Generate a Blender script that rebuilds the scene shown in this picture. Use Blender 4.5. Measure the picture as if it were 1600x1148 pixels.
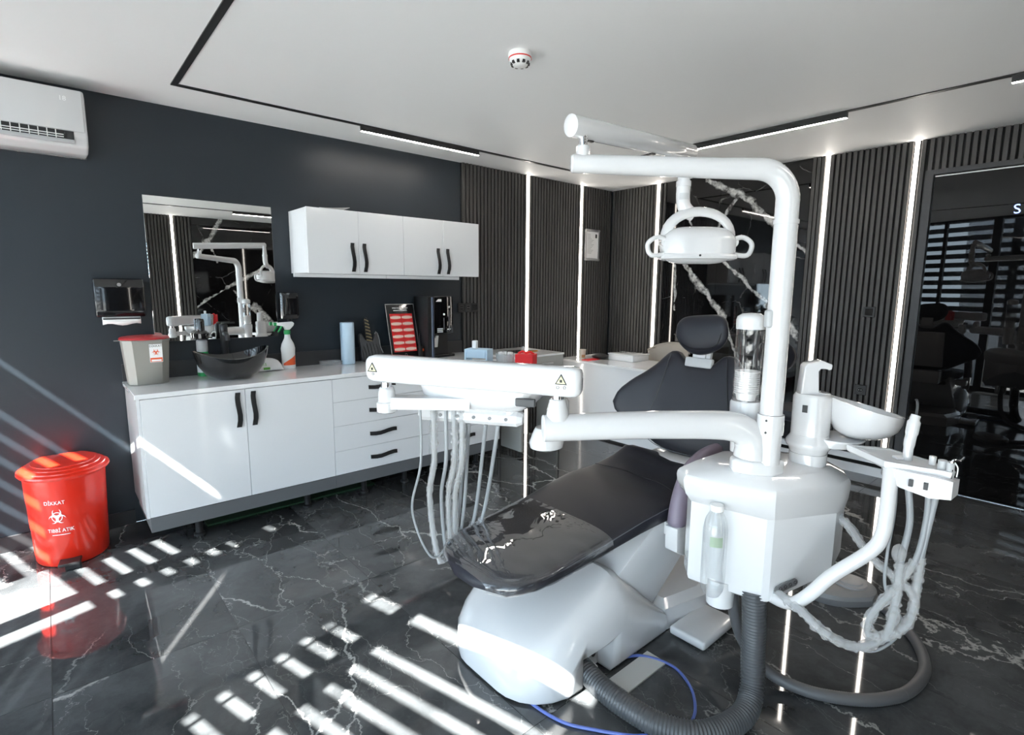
import bpy, bmesh, math, random
from mathutils import Vector as V, Matrix, noise

random.seed(7)
for o in list(bpy.data.objects):
    bpy.data.objects.remove(o, do_unlink=True)
SC = bpy.context.scene
COL = SC.collection

# ------------------------------------------------------------------ camera
cam_data = bpy.data.cameras.new('camera')
cam_data.sensor_fit = 'HORIZONTAL'
cam_data.sensor_width = 36.0
cam_data.lens = 834.2 / 1600 * 36.0
cam_data.clip_start = 0.02
cam = bpy.data.objects.new('camera', cam_data)
COL.objects.link(cam)
_r = V((0.75565903, -0.65493627, 0.00615728))
_d = V((-0.09034736, -0.11354374, -0.98941658))
_f = V((0.64870393, 0.74710528, -0.14497212))
_m = Matrix((_r, -_d, -_f)).transposed().to_4x4()
_m.translation = V((0, 0, 1.44))
cam.matrix_world = _m
SC.camera = cam

# ------------------------------------------------------------------ view, world, sun
SC.view_settings.view_transform = 'Standard'
SC.view_settings.look = 'None'
SC.view_settings.exposure = 0.40
SC.view_settings.gamma = 1.0
SC.view_settings.use_curve_mapping = False
SC.cycles.max_bounces = 12
SC.cycles.diffuse_bounces = 6
SC.cycles.glossy_bounces = 6
SC.cycles.transparent_max_bounces = 24
SC.cycles.sample_clamp_indirect = 8.0
SC.cycles.blur_glossy = 0.1

world = bpy.data.worlds.new('sky')
SC.world = world
world.use_nodes = True
_bg = world.node_tree.nodes['Background']
_bg.inputs[0].default_value = (0.70, 0.85, 1.0, 1)
_bg.inputs[1].default_value = 7.6

SUN_DIR = V((1.0, 0.338, -1.2287)).normalized()
sun_data = bpy.data.lights.new('sun', 'SUN')
sun_data.energy = 105.0
sun_data.angle = math.radians(0.4)
sun_data.color = (1.0, 0.97, 0.93)
sun = bpy.data.objects.new('sun', sun_data)
COL.objects.link(sun)
sun.rotation_euler = SUN_DIR.to_track_quat('-Z', 'Y').to_euler()

# ------------------------------------------------------------------ room dimensions
YA = 3.888      # back wall
XB = 4.82       # right wall
YF = -1.0       # front wall, behind the camera
H = 2.505       # ceiling
PHI = math.radians(16.0)
FD = V((-math.sin(PHI), math.cos(PHI), 0))    # along the glazed facade
FN = V((math.cos(PHI), math.sin(PHI), 0))     # into the room
FG = V((-0.66, 1.26, 0))                      # glazing plane
FS = V((-1.17, 1.26, 0))                      # louvre plane outside

# ------------------------------------------------------------------ materials
MATS = {}
def mat(name, col, rough=0.5, metal=0.0, spec=0.5, coat=0.0, coat_rough=0.05, emit=None, estr=0.0,
        bump=0.0, bscale=40.0, var=0.0, vscale=6.0):
    if name in MATS:
        return MATS[name]
    m = bpy.data.materials.new(name)
    m.use_nodes = True
    nt = m.node_tree
    b = nt.nodes['Principled BSDF']
    b.inputs['Base Color'].default_value = (*col, 1)
    b.inputs['Roughness'].default_value = rough
    b.inputs['Metallic'].default_value = metal
    b.inputs['Specular IOR Level'].default_value = spec
    b.inputs['Coat Weight'].default_value = coat
    b.inputs['Coat Roughness'].default_value = coat_rough
    if emit:
        b.inputs['Emission Color'].default_value = (*emit, 1)
        b.inputs['Emission Strength'].default_value = estr
    if bump or var:
        tc = nt.nodes.new('ShaderNodeTexCoord')
    if bump:
        n = nt.nodes.new('ShaderNodeTexNoise')
        n.inputs['Scale'].default_value = bscale
        n.inputs['Detail'].default_value = 4
        nt.links.new(tc.outputs['Object'], n.inputs['Vector'])
        bp = nt.nodes.new('ShaderNodeBump')
        bp.inputs['Strength'].default_value = bump
        bp.inputs['Distance'].default_value = 0.01
        nt.links.new(n.outputs['Fac'], bp.inputs['Height'])
        nt.links.new(bp.outputs['Normal'], b.inputs['Normal'])
    if var:
        n2 = nt.nodes.new('ShaderNodeTexNoise')
        n2.inputs['Scale'].default_value = vscale
        n2.inputs['Detail'].default_value = 3
        nt.links.new(tc.outputs['Object'], n2.inputs['Vector'])
        mx = nt.nodes.new('ShaderNodeMix')
        mx.data_type = 'RGBA'
        mx.inputs[6].default_value = (*[c * (1 - var) for c in col], 1)
        mx.inputs[7].default_value = (*[min(1, c * (1 + var)) for c in col], 1)
        nt.links.new(n2.outputs['Fac'], mx.inputs[0])
        nt.links.new(mx.outputs[2], b.inputs['Base Color'])
    MATS[name] = m
    return m

def glass_mat(name, tint=(1, 1, 1), base=0.06, rough=0.0, haze=None, haze_fac=0.0, crinkle=0.0, cscale=30.0, edge=0.75):
    m = bpy.data.materials.new(name)
    m.use_nodes = True
    nt = m.node_tree
    nt.nodes.clear()
    out = nt.nodes.new('ShaderNodeOutputMaterial')
    tr = nt.nodes.new('ShaderNodeBsdfTransparent')
    tr.inputs[0].default_value = (*tint, 1)
    gl = nt.nodes.new('ShaderNodeBsdfGlossy')
    gl.inputs['Roughness'].default_value = rough
    if crinkle:
        tc = nt.nodes.new('ShaderNodeTexCoord')
        nz = nt.nodes.new('ShaderNodeTexNoise')
        nz.inputs['Scale'].default_value = cscale
        nz.inputs['Detail'].default_value = 2.0
        nz.inputs['Distortion'].default_value = 1.2
        nt.links.new(tc.outputs['Object'], nz.inputs['Vector'])
        vn = nt.nodes.new('ShaderNodeTexVoronoi')
        vn.feature = 'DISTANCE_TO_EDGE'
        vn.inputs['Scale'].default_value = cscale * 0.8
        nt.links.new(nz.outputs['Color'], vn.inputs['Vector'])
        ad_ = nt.nodes.new('ShaderNodeMath')
        ad_.operation = 'ADD'
        nt.links.new(nz.outputs['Fac'], ad_.inputs[0])
        nt.links.new(vn.outputs['Distance'], ad_.inputs[1])
        bp = nt.nodes.new('ShaderNodeBump')
        bp.inputs['Strength'].default_value = crinkle
        bp.inputs['Distance'].default_value = 0.01
        nt.links.new(ad_.outputs[0], bp.inputs['Height'])
        nt.links.new(bp.outputs['Normal'], gl.inputs['Normal'])
    lw = nt.nodes.new('ShaderNodeLayerWeight')
    lw.inputs[0].default_value = 0.35
    mp = nt.nodes.new('ShaderNodeMapRange')
    mp.inputs[3].default_value = base
    mp.inputs[4].default_value = edge
    nt.links.new(lw.outputs['Facing'], mp.inputs[0])
    mx = nt.nodes.new('ShaderNodeMixShader')
    nt.links.new(mp.outputs[0], mx.inputs[0])
    nt.links.new(tr.outputs[0], mx.inputs[1])
    nt.links.new(gl.outputs[0], mx.inputs[2])
    last = mx
    if haze:
        df = nt.nodes.new('ShaderNodeBsdfDiffuse')
        df.inputs[0].default_value = (*haze, 1)
        m2 = nt.nodes.new('ShaderNodeMixShader')
        m2.inputs[0].default_value = haze_fac
        nt.links.new(last.outputs[0], m2.inputs[1])
        nt.links.new(df.outputs[0], m2.inputs[2])
        last = m2
    nt.links.new(last.outputs[0], out.inputs[0])
    MATS[name] = m
    return m

def nd(nt, typ, **kw):
    n = nt.nodes.new(typ)
    for k, v in kw.items():
        setattr(n, k, v)
    return n
def mth(nt, op, a, b=None, c=None):
    n = nt.nodes.new('ShaderNodeMath')
    n.operation = op
    for i, x in enumerate((a, b, c)):
        if x is None:
            continue
        if hasattr(x, 'is_output'):
            nt.links.new(x, n.inputs[i])
        else:
            n.inputs[i].default_value = x
    return n.outputs[0]

WHITE = mat('white_gloss_plastic', (0.65, 0.65, 0.655), 0.16, coat=0.7)
WHITE2 = mat('white_lacquer_board', (0.76, 0.765, 0.775), 0.14, coat=0.4)
WHITEM = mat('white_matt_plastic', (0.78, 0.78, 0.77), 0.45)
CEIL = mat('ceiling_paint', (0.80, 0.80, 0.80), 0.6)
SLATE = mat('slate_wall_paint', (0.0135, 0.020, 0.027), 0.40, bump=0.05, bscale=60)
SKIRT = mat('dark_grey_skirting', (0.030, 0.030, 0.032), 0.4)
BACK = mat('black_backing_felt', (0.006, 0.006, 0.006), 0.9)
LEATH = mat('dark_blue_grey_leather', (0.014, 0.015, 0.022), 0.38, spec=0.4, bump=0.06, bscale=500)
LEATHB = mat('dark_leather_side', (0.010, 0.0105, 0.014), 0.42, bump=0.06, bscale=500)
STITCH = mat('leather_seam_thread', (0.10, 0.105, 0.12), 0.6)
MAUVE = mat('mauve_grey_armrest_rubber', (0.20, 0.165, 0.215), 0.45)
BLACKG = mat('black_gloss_plastic', (0.006, 0.006, 0.007), 0.08, coat=0.6)
BLACKM = mat('black_matt_metal', (0.012, 0.012, 0.013), 0.4)
DGREY = mat('dark_grey_plastic', (0.05, 0.052, 0.055), 0.5)
MGREY = mat('mid_grey_plastic', (0.16, 0.16, 0.165), 0.45)
LGREY = mat('light_grey_plastic', (0.48, 0.49, 0.5), 0.4)
HOSEG = mat('grey_hose_rubber', (0.30, 0.315, 0.33), 0.4)
HOSED = mat('dark_grey_hose_rubber', (0.085, 0.085, 0.088), 0.45)
CORR = mat('grey_corrugated_hose', (0.065, 0.068, 0.072), 0.3)
CHROME = mat('chrome', (0.8, 0.8, 0.82), 0.08, metal=1.0)
STEEL = mat('brushed_steel', (0.55, 0.55, 0.55), 0.3, metal=1.0)
MIRROR = mat('mirror_silver', (0.9, 0.91, 0.9), 0.0, metal=1.0)
RED = mat('red_bin_plastic', (0.66, 0.022, 0.008), 0.28, coat=0.3)
REDLID = mat('dark_red_lid_plastic', (0.42, 0.03, 0.035), 0.35)
REDBOX = mat('red_card', (0.75, 0.01, 0.015), 0.5)
TAUPE = mat('taupe_grey_plastic', (0.25, 0.24, 0.215), 0.45)
BLUEP = mat('pale_blue_paper', (0.52, 0.66, 0.78), 0.8)
BLUEC = mat('blue_cable_rubber', (0.10, 0.15, 0.45), 0.35)
GREEN = mat('green_plastic', (0.02, 0.33, 0.09), 0.4)
PAPER = mat('white_paper', (0.82, 0.81, 0.8), 0.8)
INKW = mat('white_print', (0.85, 0.85, 0.85), 0.5)
INKB = mat('black_print', (0.01, 0.01, 0.01), 0.5)
INKO = mat('orange_red_print', (0.75, 0.10, 0.02), 0.5)
INKY = mat('pale_yellow_sticker', (0.62, 0.60, 0.36), 0.5)
INKG = mat('green_print', (0.12, 0.42, 0.05), 0.5)
PLINTH = mat('grey_plinth_board', (0.12, 0.125, 0.13), 0.35)
COUNTER = mat('white_stone_worktop', (0.80, 0.80, 0.80), 0.1, coat=0.4, var=0.03, vscale=9)
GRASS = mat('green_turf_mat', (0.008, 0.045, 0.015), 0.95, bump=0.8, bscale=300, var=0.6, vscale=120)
PALE = mat('pale_grey_metal_plate', (0.55, 0.55, 0.53), 0.35)
BEIGE = mat('beige_mesh_fabric', (0.40, 0.36, 0.31), 0.7)
LED = mat('led_strip_diffuser', (1, 1, 1), 0.5, emit=(1.0, 0.93, 0.84), estr=16.0)
LEDT = mat('track_light_diffuser', (1, 1, 1), 0.5, emit=(1.0, 0.92, 0.84), estr=70.0)
REFLB = mat('blue_digit_reflection', (0.1, 0.2, 1), 0.5, emit=(0.35, 0.5, 1.0), estr=2.0)  # glow that stands in for a mirrored display
GLASS = glass_mat('window_glass', (0.96, 0.98, 0.98), 0.04)
FILM = glass_mat('clear_plastic_film', (0.95, 0.95, 0.96), 0.05, 0.035, (0.6, 0.62, 0.65), 0.012, 0.10, 5.0)
SLEEVE = glass_mat('crinkled_clear_sleeve', (0.95, 0.95, 0.95), 0.18, 0.10, (0.75, 0.76, 0.77), 0.26, 1.0, 60.0)
BOTTLE = glass_mat('clear_water_bottle', (0.95, 0.96, 0.96), 0.05, 0.03, (0.7, 0.71, 0.73), 0.06, edge=0.5)
ACRYL = glass_mat('clear_acrylic', (0.97, 0.97, 0.97), 0.025, edge=0.35)
DGLASS = mat('black_tinted_glass', (0.003, 0.0032, 0.0036), 0.01, spec=0.45)
OUTG = mat('pale_pavement', (0.22, 0.22, 0.215), 0.9)
LOUV = mat('dark_bronze_louvre', (0.018, 0.018, 0.02), 0.4)

def slat_material():
    m = bpy.data.materials.new('grey_brown_wood_slat')
    m.use_nodes = True
    nt = m.node_tree
    b = nt.nodes['Principled BSDF']
    tc = nd(nt, 'ShaderNodeTexCoord')
    mp = nd(nt, 'ShaderNodeMapping')
    mp.inputs['Scale'].default_value = (90, 90, 2.5)
    nt.links.new(tc.outputs['Object'], mp.inputs[0])
    n = nd(nt, 'ShaderNodeTexNoise')
    n.inputs['Scale'].default_value = 1.0
    n.inputs['Detail'].default_value = 4
    nt.links.new(mp.outputs[0], n.inputs['Vector'])
    oi = nd(nt, 'ShaderNodeObjectInfo')
    r = nd(nt, 'ShaderNodeMix', data_type='RGBA')
    r.inputs[6].default_value = (0.036, 0.034, 0.032, 1)
    r.inputs[7].default_value = (0.062, 0.058, 0.054, 1)
    f = mth(nt, 'ADD', mth(nt, 'MULTIPLY', n.outputs['Fac'], 0.7), mth(nt, 'MULTIPLY', oi.outputs['Random'], 0.3))
    nt.links.new(f, r.inputs[0])
    nt.links.new(r.outputs[2], b.inputs['Base Color'])
    b.inputs['Roughness'].default_value = 0.48
    return m
SLAT = slat_material()

def tile_material():
    m = bpy.data.materials.new('dark_grey_marble_tile')
    m.use_nodes = True
    nt = m.node_tree
    b = nt.nodes['Principled BSDF']
    geo = nd(nt, 'ShaderNodeNewGeometry')
    oi = nd(nt, 'ShaderNodeObjectInfo')
    # every tile is cut from another place of the slab
    cx = nd(nt, 'ShaderNodeCombineXYZ')
    nt.links.new(mth(nt, 'MULTIPLY', oi.outputs['Random'], 37.0), cx.inputs[0])
    nt.links.new(mth(nt, 'MULTIPLY', oi.outputs['Random'], 91.0), cx.inputs[1])
    nt.links.new(mth(nt, 'MULTIPLY', oi.outputs['Random'], 23.0), cx.inputs[2])
    add = nd(nt, 'ShaderNodeVectorMath', operation='ADD')
    nt.links.new(geo.outputs['Position'], add.inputs[0])
    nt.links.new(cx.outputs[0], add.inputs[1])
    # warp
    wn = nd(nt, 'ShaderNodeTexNoise')
    wn.inputs['Scale'].default_value = 2.6
    wn.inputs['Detail'].default_value = 6
    wn.inputs['Roughness'].default_value = 0.62
    nt.links.new(add.outputs[0], wn.inputs['Vector'])
    wsub = nd(nt, 'ShaderNodeVectorMath', operation='SUBTRACT')
    wsub.inputs[1].default_value = (0.5, 0.5, 0.5)
    nt.links.new(wn.outputs['Color'], wsub.inputs[0])
    wsc = nd(nt, 'ShaderNodeVectorMath', operation='SCALE')
    wsc.inputs['Scale'].default_value = 0.34
    nt.links.new(wsub.outputs[0], wsc.inputs[0])
    p = nd(nt, 'ShaderNodeVectorMath', operation='ADD')
    nt.links.new(add.outputs[0], p.inputs[0])
    nt.links.new(wsc.outputs[0], p.inputs[1])
    def veins(scale, width, thr, seedoff, stretch):
        mp = nd(nt, 'ShaderNodeMapping')
        mp.inputs['Location'].default_value = seedoff
        mp.inputs['Rotation'].default_value = (0, 0, 0.9)
        mp.inputs['Scale'].default_value = stretch
        nt.links.new(p.outputs[0], mp.inputs[0])
        vo = nd(nt, 'ShaderNodeTexVoronoi', feature='DISTANCE_TO_EDGE')
        vo.inputs['Scale'].default_value = scale
        nt.links.new(mp.outputs[0], vo.inputs['Vector'])
        mk = nd(nt, 'ShaderNodeTexNoise')
        mk.inputs['Scale'].default_value = 1.7
        mk.inputs['Detail'].default_value = 3
        nt.links.new(mp.outputs[0], mk.inputs['Vector'])
        w = nd(nt, 'ShaderNodeMapRange')
        w.inputs[1].default_value = 0.35
        w.inputs[2].default_value = 0.75
        w.inputs[3].default_value = width * 0.25
        w.inputs[4].default_value = width
        nt.links.new(mk.outputs['Fac'], w.inputs[0])
        line = mth(nt, 'SUBTRACT', 1.0, mth(nt, 'DIVIDE', vo.outputs['Distance'], w.outputs[0]))
        line = mth(nt, 'MAXIMUM', line, 0.0)
        line = mth(nt, 'POWER', line, 0.7)
        mr = nd(nt, 'ShaderNodeMapRange')
        mr.inputs[1].default_value = thr
        mr.inputs[2].default_value = thr + 0.16
        nt.links.new(mk.outputs['Fac'], mr.inputs[0])
        return mth(nt, 'MULTIPLY', line, mr.outputs[0])
    v1 = veins(1.7, 0.013, 0.40, (3.1, 1.7, 0), (1.0, 0.34, 1))
    v2 = veins(3.8, 0.009, 0.40, (7.7, 4.2, 2), (1.0, 0.30, 1))
    v3 = veins(7.5, 0.014, 0.50, (1.3, 8.8, 5), (1.0, 0.45, 1))
    cl = nd(nt, 'ShaderNodeTexNoise')
    cl.inputs['Scale'].default_value = 2.2
    cl.inputs['Detail'].default_value = 7
    cl.inputs['Roughness'].default_value = 0.65
    nt.links.new(p.outputs[0], cl.inputs['Vector'])
    base = nd(nt, 'ShaderNodeMix', data_type='RGBA')
    base.inputs[6].default_value = (0.018, 0.0195, 0.021, 1)
    base.inputs[7].default_value = (0.100, 0.105, 0.109, 1)
    clr = nd(nt, 'ShaderNodeMapRange')
    clr.inputs[1].default_value = 0.3
    clr.inputs[2].default_value = 0.72
    nt.links.new(cl.outputs['Fac'], clr.inputs[0])
    nt.links.new(clr.outputs[0], base.inputs[0])
    tot = mth(nt, 'ADD', v1, mth(nt, 'ADD', mth(nt, 'MULTIPLY', v2, 0.75), mth(nt, 'MULTIPLY', v3, 0.35)))
    tot = mth(nt, 'MINIMUM', tot, 1.0)
    mx = nd(nt, 'ShaderNodeMix', data_type='RGBA')
    mx.inputs[7].default_value = (0.38, 0.38, 0.37, 1)
    nt.links.new(base.outputs[2], mx.inputs[6])
    nt.links.new(tot, mx.inputs[0])
    nt.links.new(mx.outputs[2], b.inputs['Base Color'])
    b.inputs['Roughness'].default_value = 0.035
    b.inputs['Specular IOR Level'].default_value = 0.65
    return m
TILE = tile_material()
GROUT = mat('dark_grout', (0.03, 0.03, 0.03), 0.8)

def marble_material(name, veins):
    """black polished marble; veins are (point a, point b, half width, fuzz) in object space"""
    m = bpy.data.materials.new(name)
    m.use_nodes = True
    nt = m.node_tree
    b = nt.nodes['Principled BSDF']
    tc = nd(nt, 'ShaderNodeTexCoord')
    n = nd(nt, 'ShaderNodeTexNoise')
    n.inputs['Scale'].default_value = 5.0
    n.inputs['Detail'].default_value = 7
    n.inputs['Roughness'].default_value = 0.65
    nt.links.new(tc.outputs['Object'], n.inputs['Vector'])
    sub = nd(nt, 'ShaderNodeVectorMath', operation='SUBTRACT')
    sub.inputs[1].default_value = (0.5, 0.5, 0.5)
    nt.links.new(n.outputs['Color'], sub.inputs[0])
    sc = nd(nt, 'ShaderNodeVectorMath', operation='SCALE')
    sc.inputs['Scale'].default_value = 0.10
    nt.links.new(sub.outputs[0], sc.inputs[0])
    p = nd(nt, 'ShaderNodeVectorMath', operation='ADD')
    nt.links.new(tc.outputs['Object'], p.inputs[0])
    nt.links.new(sc.outputs[0], p.inputs[1])
    fine = nd(nt, 'ShaderNodeTexNoise')
    fine.inputs['Scale'].default_value = 22.0
    fine.inputs['Detail'].default_value = 6
    fine.inputs['Roughness'].default_value = 0.7
    nt.links.new(tc.outputs['Object'], fine.inputs['Vector'])
    total = None
    for (a, c, w) in veins:
        a = V(a); c = V(c); dv = c - a
        L2 = dv.length_squared
        s1 = nd(nt, 'ShaderNodeVectorMath', operation='SUBTRACT')
        s1.inputs[1].default_value = a
        nt.links.new(p.outputs[0], s1.inputs[0])
        dt = nd(nt, 'ShaderNodeVectorMath', operation='DOT_PRODUCT')
        dt.inputs[1].default_value = dv / L2
        nt.links.new(s1.outputs[0], dt.inputs[0])
        t = mth(nt, 'MAXIMUM', mth(nt, 'MINIMUM', dt.outputs['Value'], 1.0), 0.0)
        s2 = nd(nt, 'ShaderNodeVectorMath', operation='SCALE')
        s2.inputs[0].default_value = dv
        nt.links.new(t, s2.inputs['Scale'])
        s3 = nd(nt, 'ShaderNodeVectorMath', operation='SUBTRACT')
        nt.links.new(s1.outputs[0], s3.inputs[0])
        nt.links.new(s2.outputs[0], s3.inputs[1])
        ln = nd(nt, 'ShaderNodeVectorMath', operation='LENGTH')
        nt.links.new(s3.outputs[0], ln.inputs[0])
        wn = mth(nt, 'MULTIPLY', mth(nt, 'MAXIMUM', mth(nt, 'ADD', n.outputs['Fac'], -0.22), 0.05), w * 2.6)
        q = mth(nt, 'SUBTRACT', 1.0, mth(nt, 'DIVIDE', ln.outputs['Value'], wn))
        q = mth(nt, 'MAXIMUM', q, 0.0)
        total = q if total is None else mth(nt, 'MAXIMUM', total, q)
    # hairline network
    vo = nd(nt, 'ShaderNodeTexVoronoi', feature='DISTANCE_TO_EDGE')
    vo.inputs['Scale'].default_value = 1.9
    nt.links.new(p.outputs[0], vo.inputs['Vector'])
    hl = mth(nt, 'MAXIMUM', mth(nt, 'SUBTRACT', 1.0, mth(nt, 'DIVIDE', vo.outputs['Distance'], 0.008)), 0.0)
    mk = nd(nt, 'ShaderNodeMapRange')
    mk.inputs[1].default_value = 0.5
    mk.inputs[2].default_value = 0.7
    nt.links.new(n.outputs['Fac'], mk.inputs[0])
    hl = mth(nt, 'MULTIPLY', mth(nt, 'MULTIPLY', hl, mk.outputs[0]), 0.35)
    fm = nd(nt, 'ShaderNodeMapRange')
    fm.inputs[1].default_value = 0.36
    fm.inputs[2].default_value = 0.62
    fm.inputs[3].default_value = 0.08
    nt.links.new(fine.outputs['Fac'], fm.inputs[0])
    tot = mth(nt, 'MAXIMUM', mth(nt, 'MULTIPLY', mth(nt, 'MINIMUM', mth(nt, 'MULTIPLY', total, 2.2), 1.0), fm.outputs[0]), hl)
    tot = mth(nt, 'MINIMUM', tot, 1.0)
    mx = nd(nt, 'ShaderNodeMix', data_type='RGBA')
    mx.inputs[6].default_value = (0.004, 0.004, 0.0045, 1)
    mx.inputs[7].default_value = (0.62, 0.61, 0.59, 1)
    nt.links.new(tot, mx.inputs[0])
    nt.links.new(mx.outputs[2], b.inputs['Base Color'])
    b.inputs['Roughness'].default_value = 0.03
    b.inputs['Specular IOR Level'].default_value = 0.6
    return m

# ------------------------------------------------------------------ mesh helpers
class MB:
    """collects shapes in world coordinates, builds ONE mesh object"""
    def __init__(self):
        self.bm = bmesh.new()
        self.M = Matrix.Identity(4)
    def _add(self, verts, faces):
        vs = [self.bm.verts.new(self.M @ V(v)) for v in verts]
        for f in faces:
            try:
                self.bm.faces.new([vs[i] for i in f])
            except ValueError:
                pass
        return vs
    def box(self, lo, hi, bev=0.0, seg=2):
        x0, y0, z0 = lo
        x1, y1, z1 = hi
        vs = [(x0, y0, z0), (x1, y0, z0), (x1, y1, z0), (x0, y1, z0), (x0, y0, z1), (x1, y0, z1), (x1, y1, z1), (x0, y1, z1)]
        fs = [(0, 3, 2, 1), (4, 5, 6, 7), (0, 1, 5, 4), (1, 2, 6, 5), (2, 3, 7, 6), (3, 0, 4, 7)]
        r = self._add(vs, fs)
        if bev:
            es = set()
            for v in r:
                es.update(v.link_edges)
            bmesh.ops.bevel(self.bm, geom=list(es), offset=bev, segments=seg, profile=0.5, affect='EDGES', clamp_overlap=True)
        return self
    def prism(self, poly, z0, z1, bev=0.0, seg=2, axis='z'):
        """extruded polygon; axis gives the extrusion direction, poly the other two coordinates in order"""
        def P(a, b, c):
            return {'z': (a, b, c), 'y': (a, c, b), 'x': (c, a, b)}[axis]
        n = len(poly)
        vs = [P(a, b, z0) for a, b in poly] + [P(a, b, z1) for a, b in poly]
        fs = [tuple(range(n))[::-1], tuple(range(n, 2 * n))] + [(i, (i + 1) % n, n + (i + 1) % n, n + i) for i in range(n)]
        r = self._add(vs, fs)
        if bev:
            es = set()
            for v in r:
                es.update(v.link_edges)
            bmesh.ops.bevel(self.bm, geom=list(es), offset=bev, segments=seg, profile=0.5, affect='EDGES', clamp_overlap=True)
        return self
    def rings(self, rings, cap=True, closed=True):
        n = len(rings[0])
        vs = []
        for r in rings:
            vs += r
        fs = []
        for k in range(len(rings) - 1):
            for i in range(n if closed else n - 1):
                j = (i + 1) % n
                fs.append((k * n + i, k * n + j, (k + 1) * n + j, (k + 1) * n + i))
        if cap:
            fs.append(tuple(range(n))[::-1])
            fs.append(tuple(range((len(rings) - 1) * n, len(rings) * n)))
        self._add(vs, fs)
        return self
    def tube(self, path, r, n=12, cap=True, ell=None):
        path = [V(p) for p in path]
        rr = r if isinstance(r, (list, tuple)) else [r] * len(path)
        rings = []
        up = None
        for i, p in enumerate(path):
            a = path[max(0, i - 1)]
            b = path[min(len(path) - 1, i + 1)]
            t = (b - a).normalized()
            if up is None:
                ref = V((0, 0, 1)) if abs(t.z) < 0.9 else V((1, 0, 0))
                up = (ref - t * ref.dot(t)).normalized()
            else:
                up = (up - t * up.dot(t))
                up = up.normalized() if up.length > 1e-6 else V((1, 0, 0))
            sd = t.cross(up)
            eu, es = ell if ell else (1, 1)
            rings.append([p + up * (math.cos(2 * math.pi * k / n) * rr[i] * eu) + sd * (math.sin(2 * math.pi * k / n) * rr[i] * es) for k in range(n)])
        return self.rings(rings, cap)
    def cyl(self, p0, p1, r0, r1=None, n=24):
        return self.tube([p0, p1], [r0, r0 if r1 is None else r1], n)
    def lathe(self, c, prof, n=32, sx=1.0, sy=1.0, cap=True):
        rings = []
        for (r, z) in prof:
            rings.append([V((c[0] + max(r, 1e-4) * sx * math.cos(2 * math.pi * k / n), c[1] + max(r, 1e-4) * sy * math.sin(2 * math.pi * k / n), c[2] + z)) for k in range(n)])
        return self.rings(rings, cap)
    def sphere(self, c, r, n=16, m=10, s=(1, 1, 1)):
        rings = []
        for j in range(m + 1):
            a = math.pi * j / m
            rings.append([V((c[0] + s[0] * max(1e-4, r * math.sin(a)) * math.cos(2 * math.pi * k / n), c[1] + s[1] * max(1e-4, r * math.sin(a)) * math.sin(2 * math.pi * k / n), c[2] - s[2] * r * math.cos(a))) for k in range(n)])
        return self.rings(rings, False)
    def grid(self, rows):
        return self.rings(rows, cap=False, closed=False)
    def build(self, name, material, parent=None, smooth=None, angle=40):
        bm = self.bm
        bmesh.ops.recalc_face_normals(bm, faces=bm.faces)
        me = bpy.data.meshes.new(name)
        off = V((0, 0, 0))
        if parent is not None:
            off = world_loc(parent)
        if off.length:
            bmesh.ops.translate(bm, verts=bm.verts, vec=-off)
        bm.to_mesh(me)
        bm.free()
        me.materials.append(material)
        o = bpy.data.objects.new(name, me)
        COL.objects.link(o)
        if parent is not None:
            o.parent = parent
        if smooth is None or smooth:
            me.shade_smooth()
            me.set_sharp_from_angle(angle=math.radians(angle))
        return o

WL = {}
def world_loc(o):
    l = V(o.location)
    if o.parent is not None:
        l = l + world_loc(o.parent)
    return l

def tag(o, label, cat, group=None, kind=None):
    if label:
        o['label'] = label
    if cat:
        o['category'] = cat
    if group:
        o['group'] = group
    if kind:
        o['kind'] = kind
    return o
def thing(name, loc, label, cat, group=None, kind=None):
    o = bpy.data.objects.new(name, None)
    o.empty_display_size = 0.05
    COL.objects.link(o)
    o.location = loc
    return tag(o, label, cat, group, kind)
def struct(o):
    o['kind'] = 'structure'
    return o
def boxo(name, lo, hi, m, parent=None, bev=0.0, seg=2):
    return MB().box(lo, hi, bev, seg).build(name, m, parent)
def share(o, name, loc, parent):
    """a copy of a piece that shares its mesh"""
    c = o.copy()
    c.name = name
    COL.objects.link(c)
    c.parent = parent
    c.location = loc
    return c
def catmull(pts, k=8, closed=False):
    pts = [V(p) for p in pts]
    out = []
    n = len(pts)
    for i in range(n - 1):
        p0 = pts[max(0, i - 1)]
        p1 = pts[i]
        p2 = pts[i + 1]
        p3 = pts[min(n - 1, i + 2)]
        for j in range(k):
            t = j / k
            out.append(0.5 * ((2 * p1) + (p2 - p0) * t + (2 * p0 - 5 * p1 + 4 * p2 - p3) * t * t + (3 * p1 - p0 - 3 * p2 + p3) * t ** 3))
    out.append(pts[-1])
    return out
def interp(x, xs, ys):
    if x <= xs[0]:
        return ys[0]
    for i in range(len(xs) - 1):
        if x <= xs[i + 1]:
            t = (x - xs[i]) / (xs[i + 1] - xs[i])
            t = t * t * (3 - 2 * t) if False else t
            return ys[i] + (ys[i + 1] - ys[i]) * t
    return ys[-1]
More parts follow.
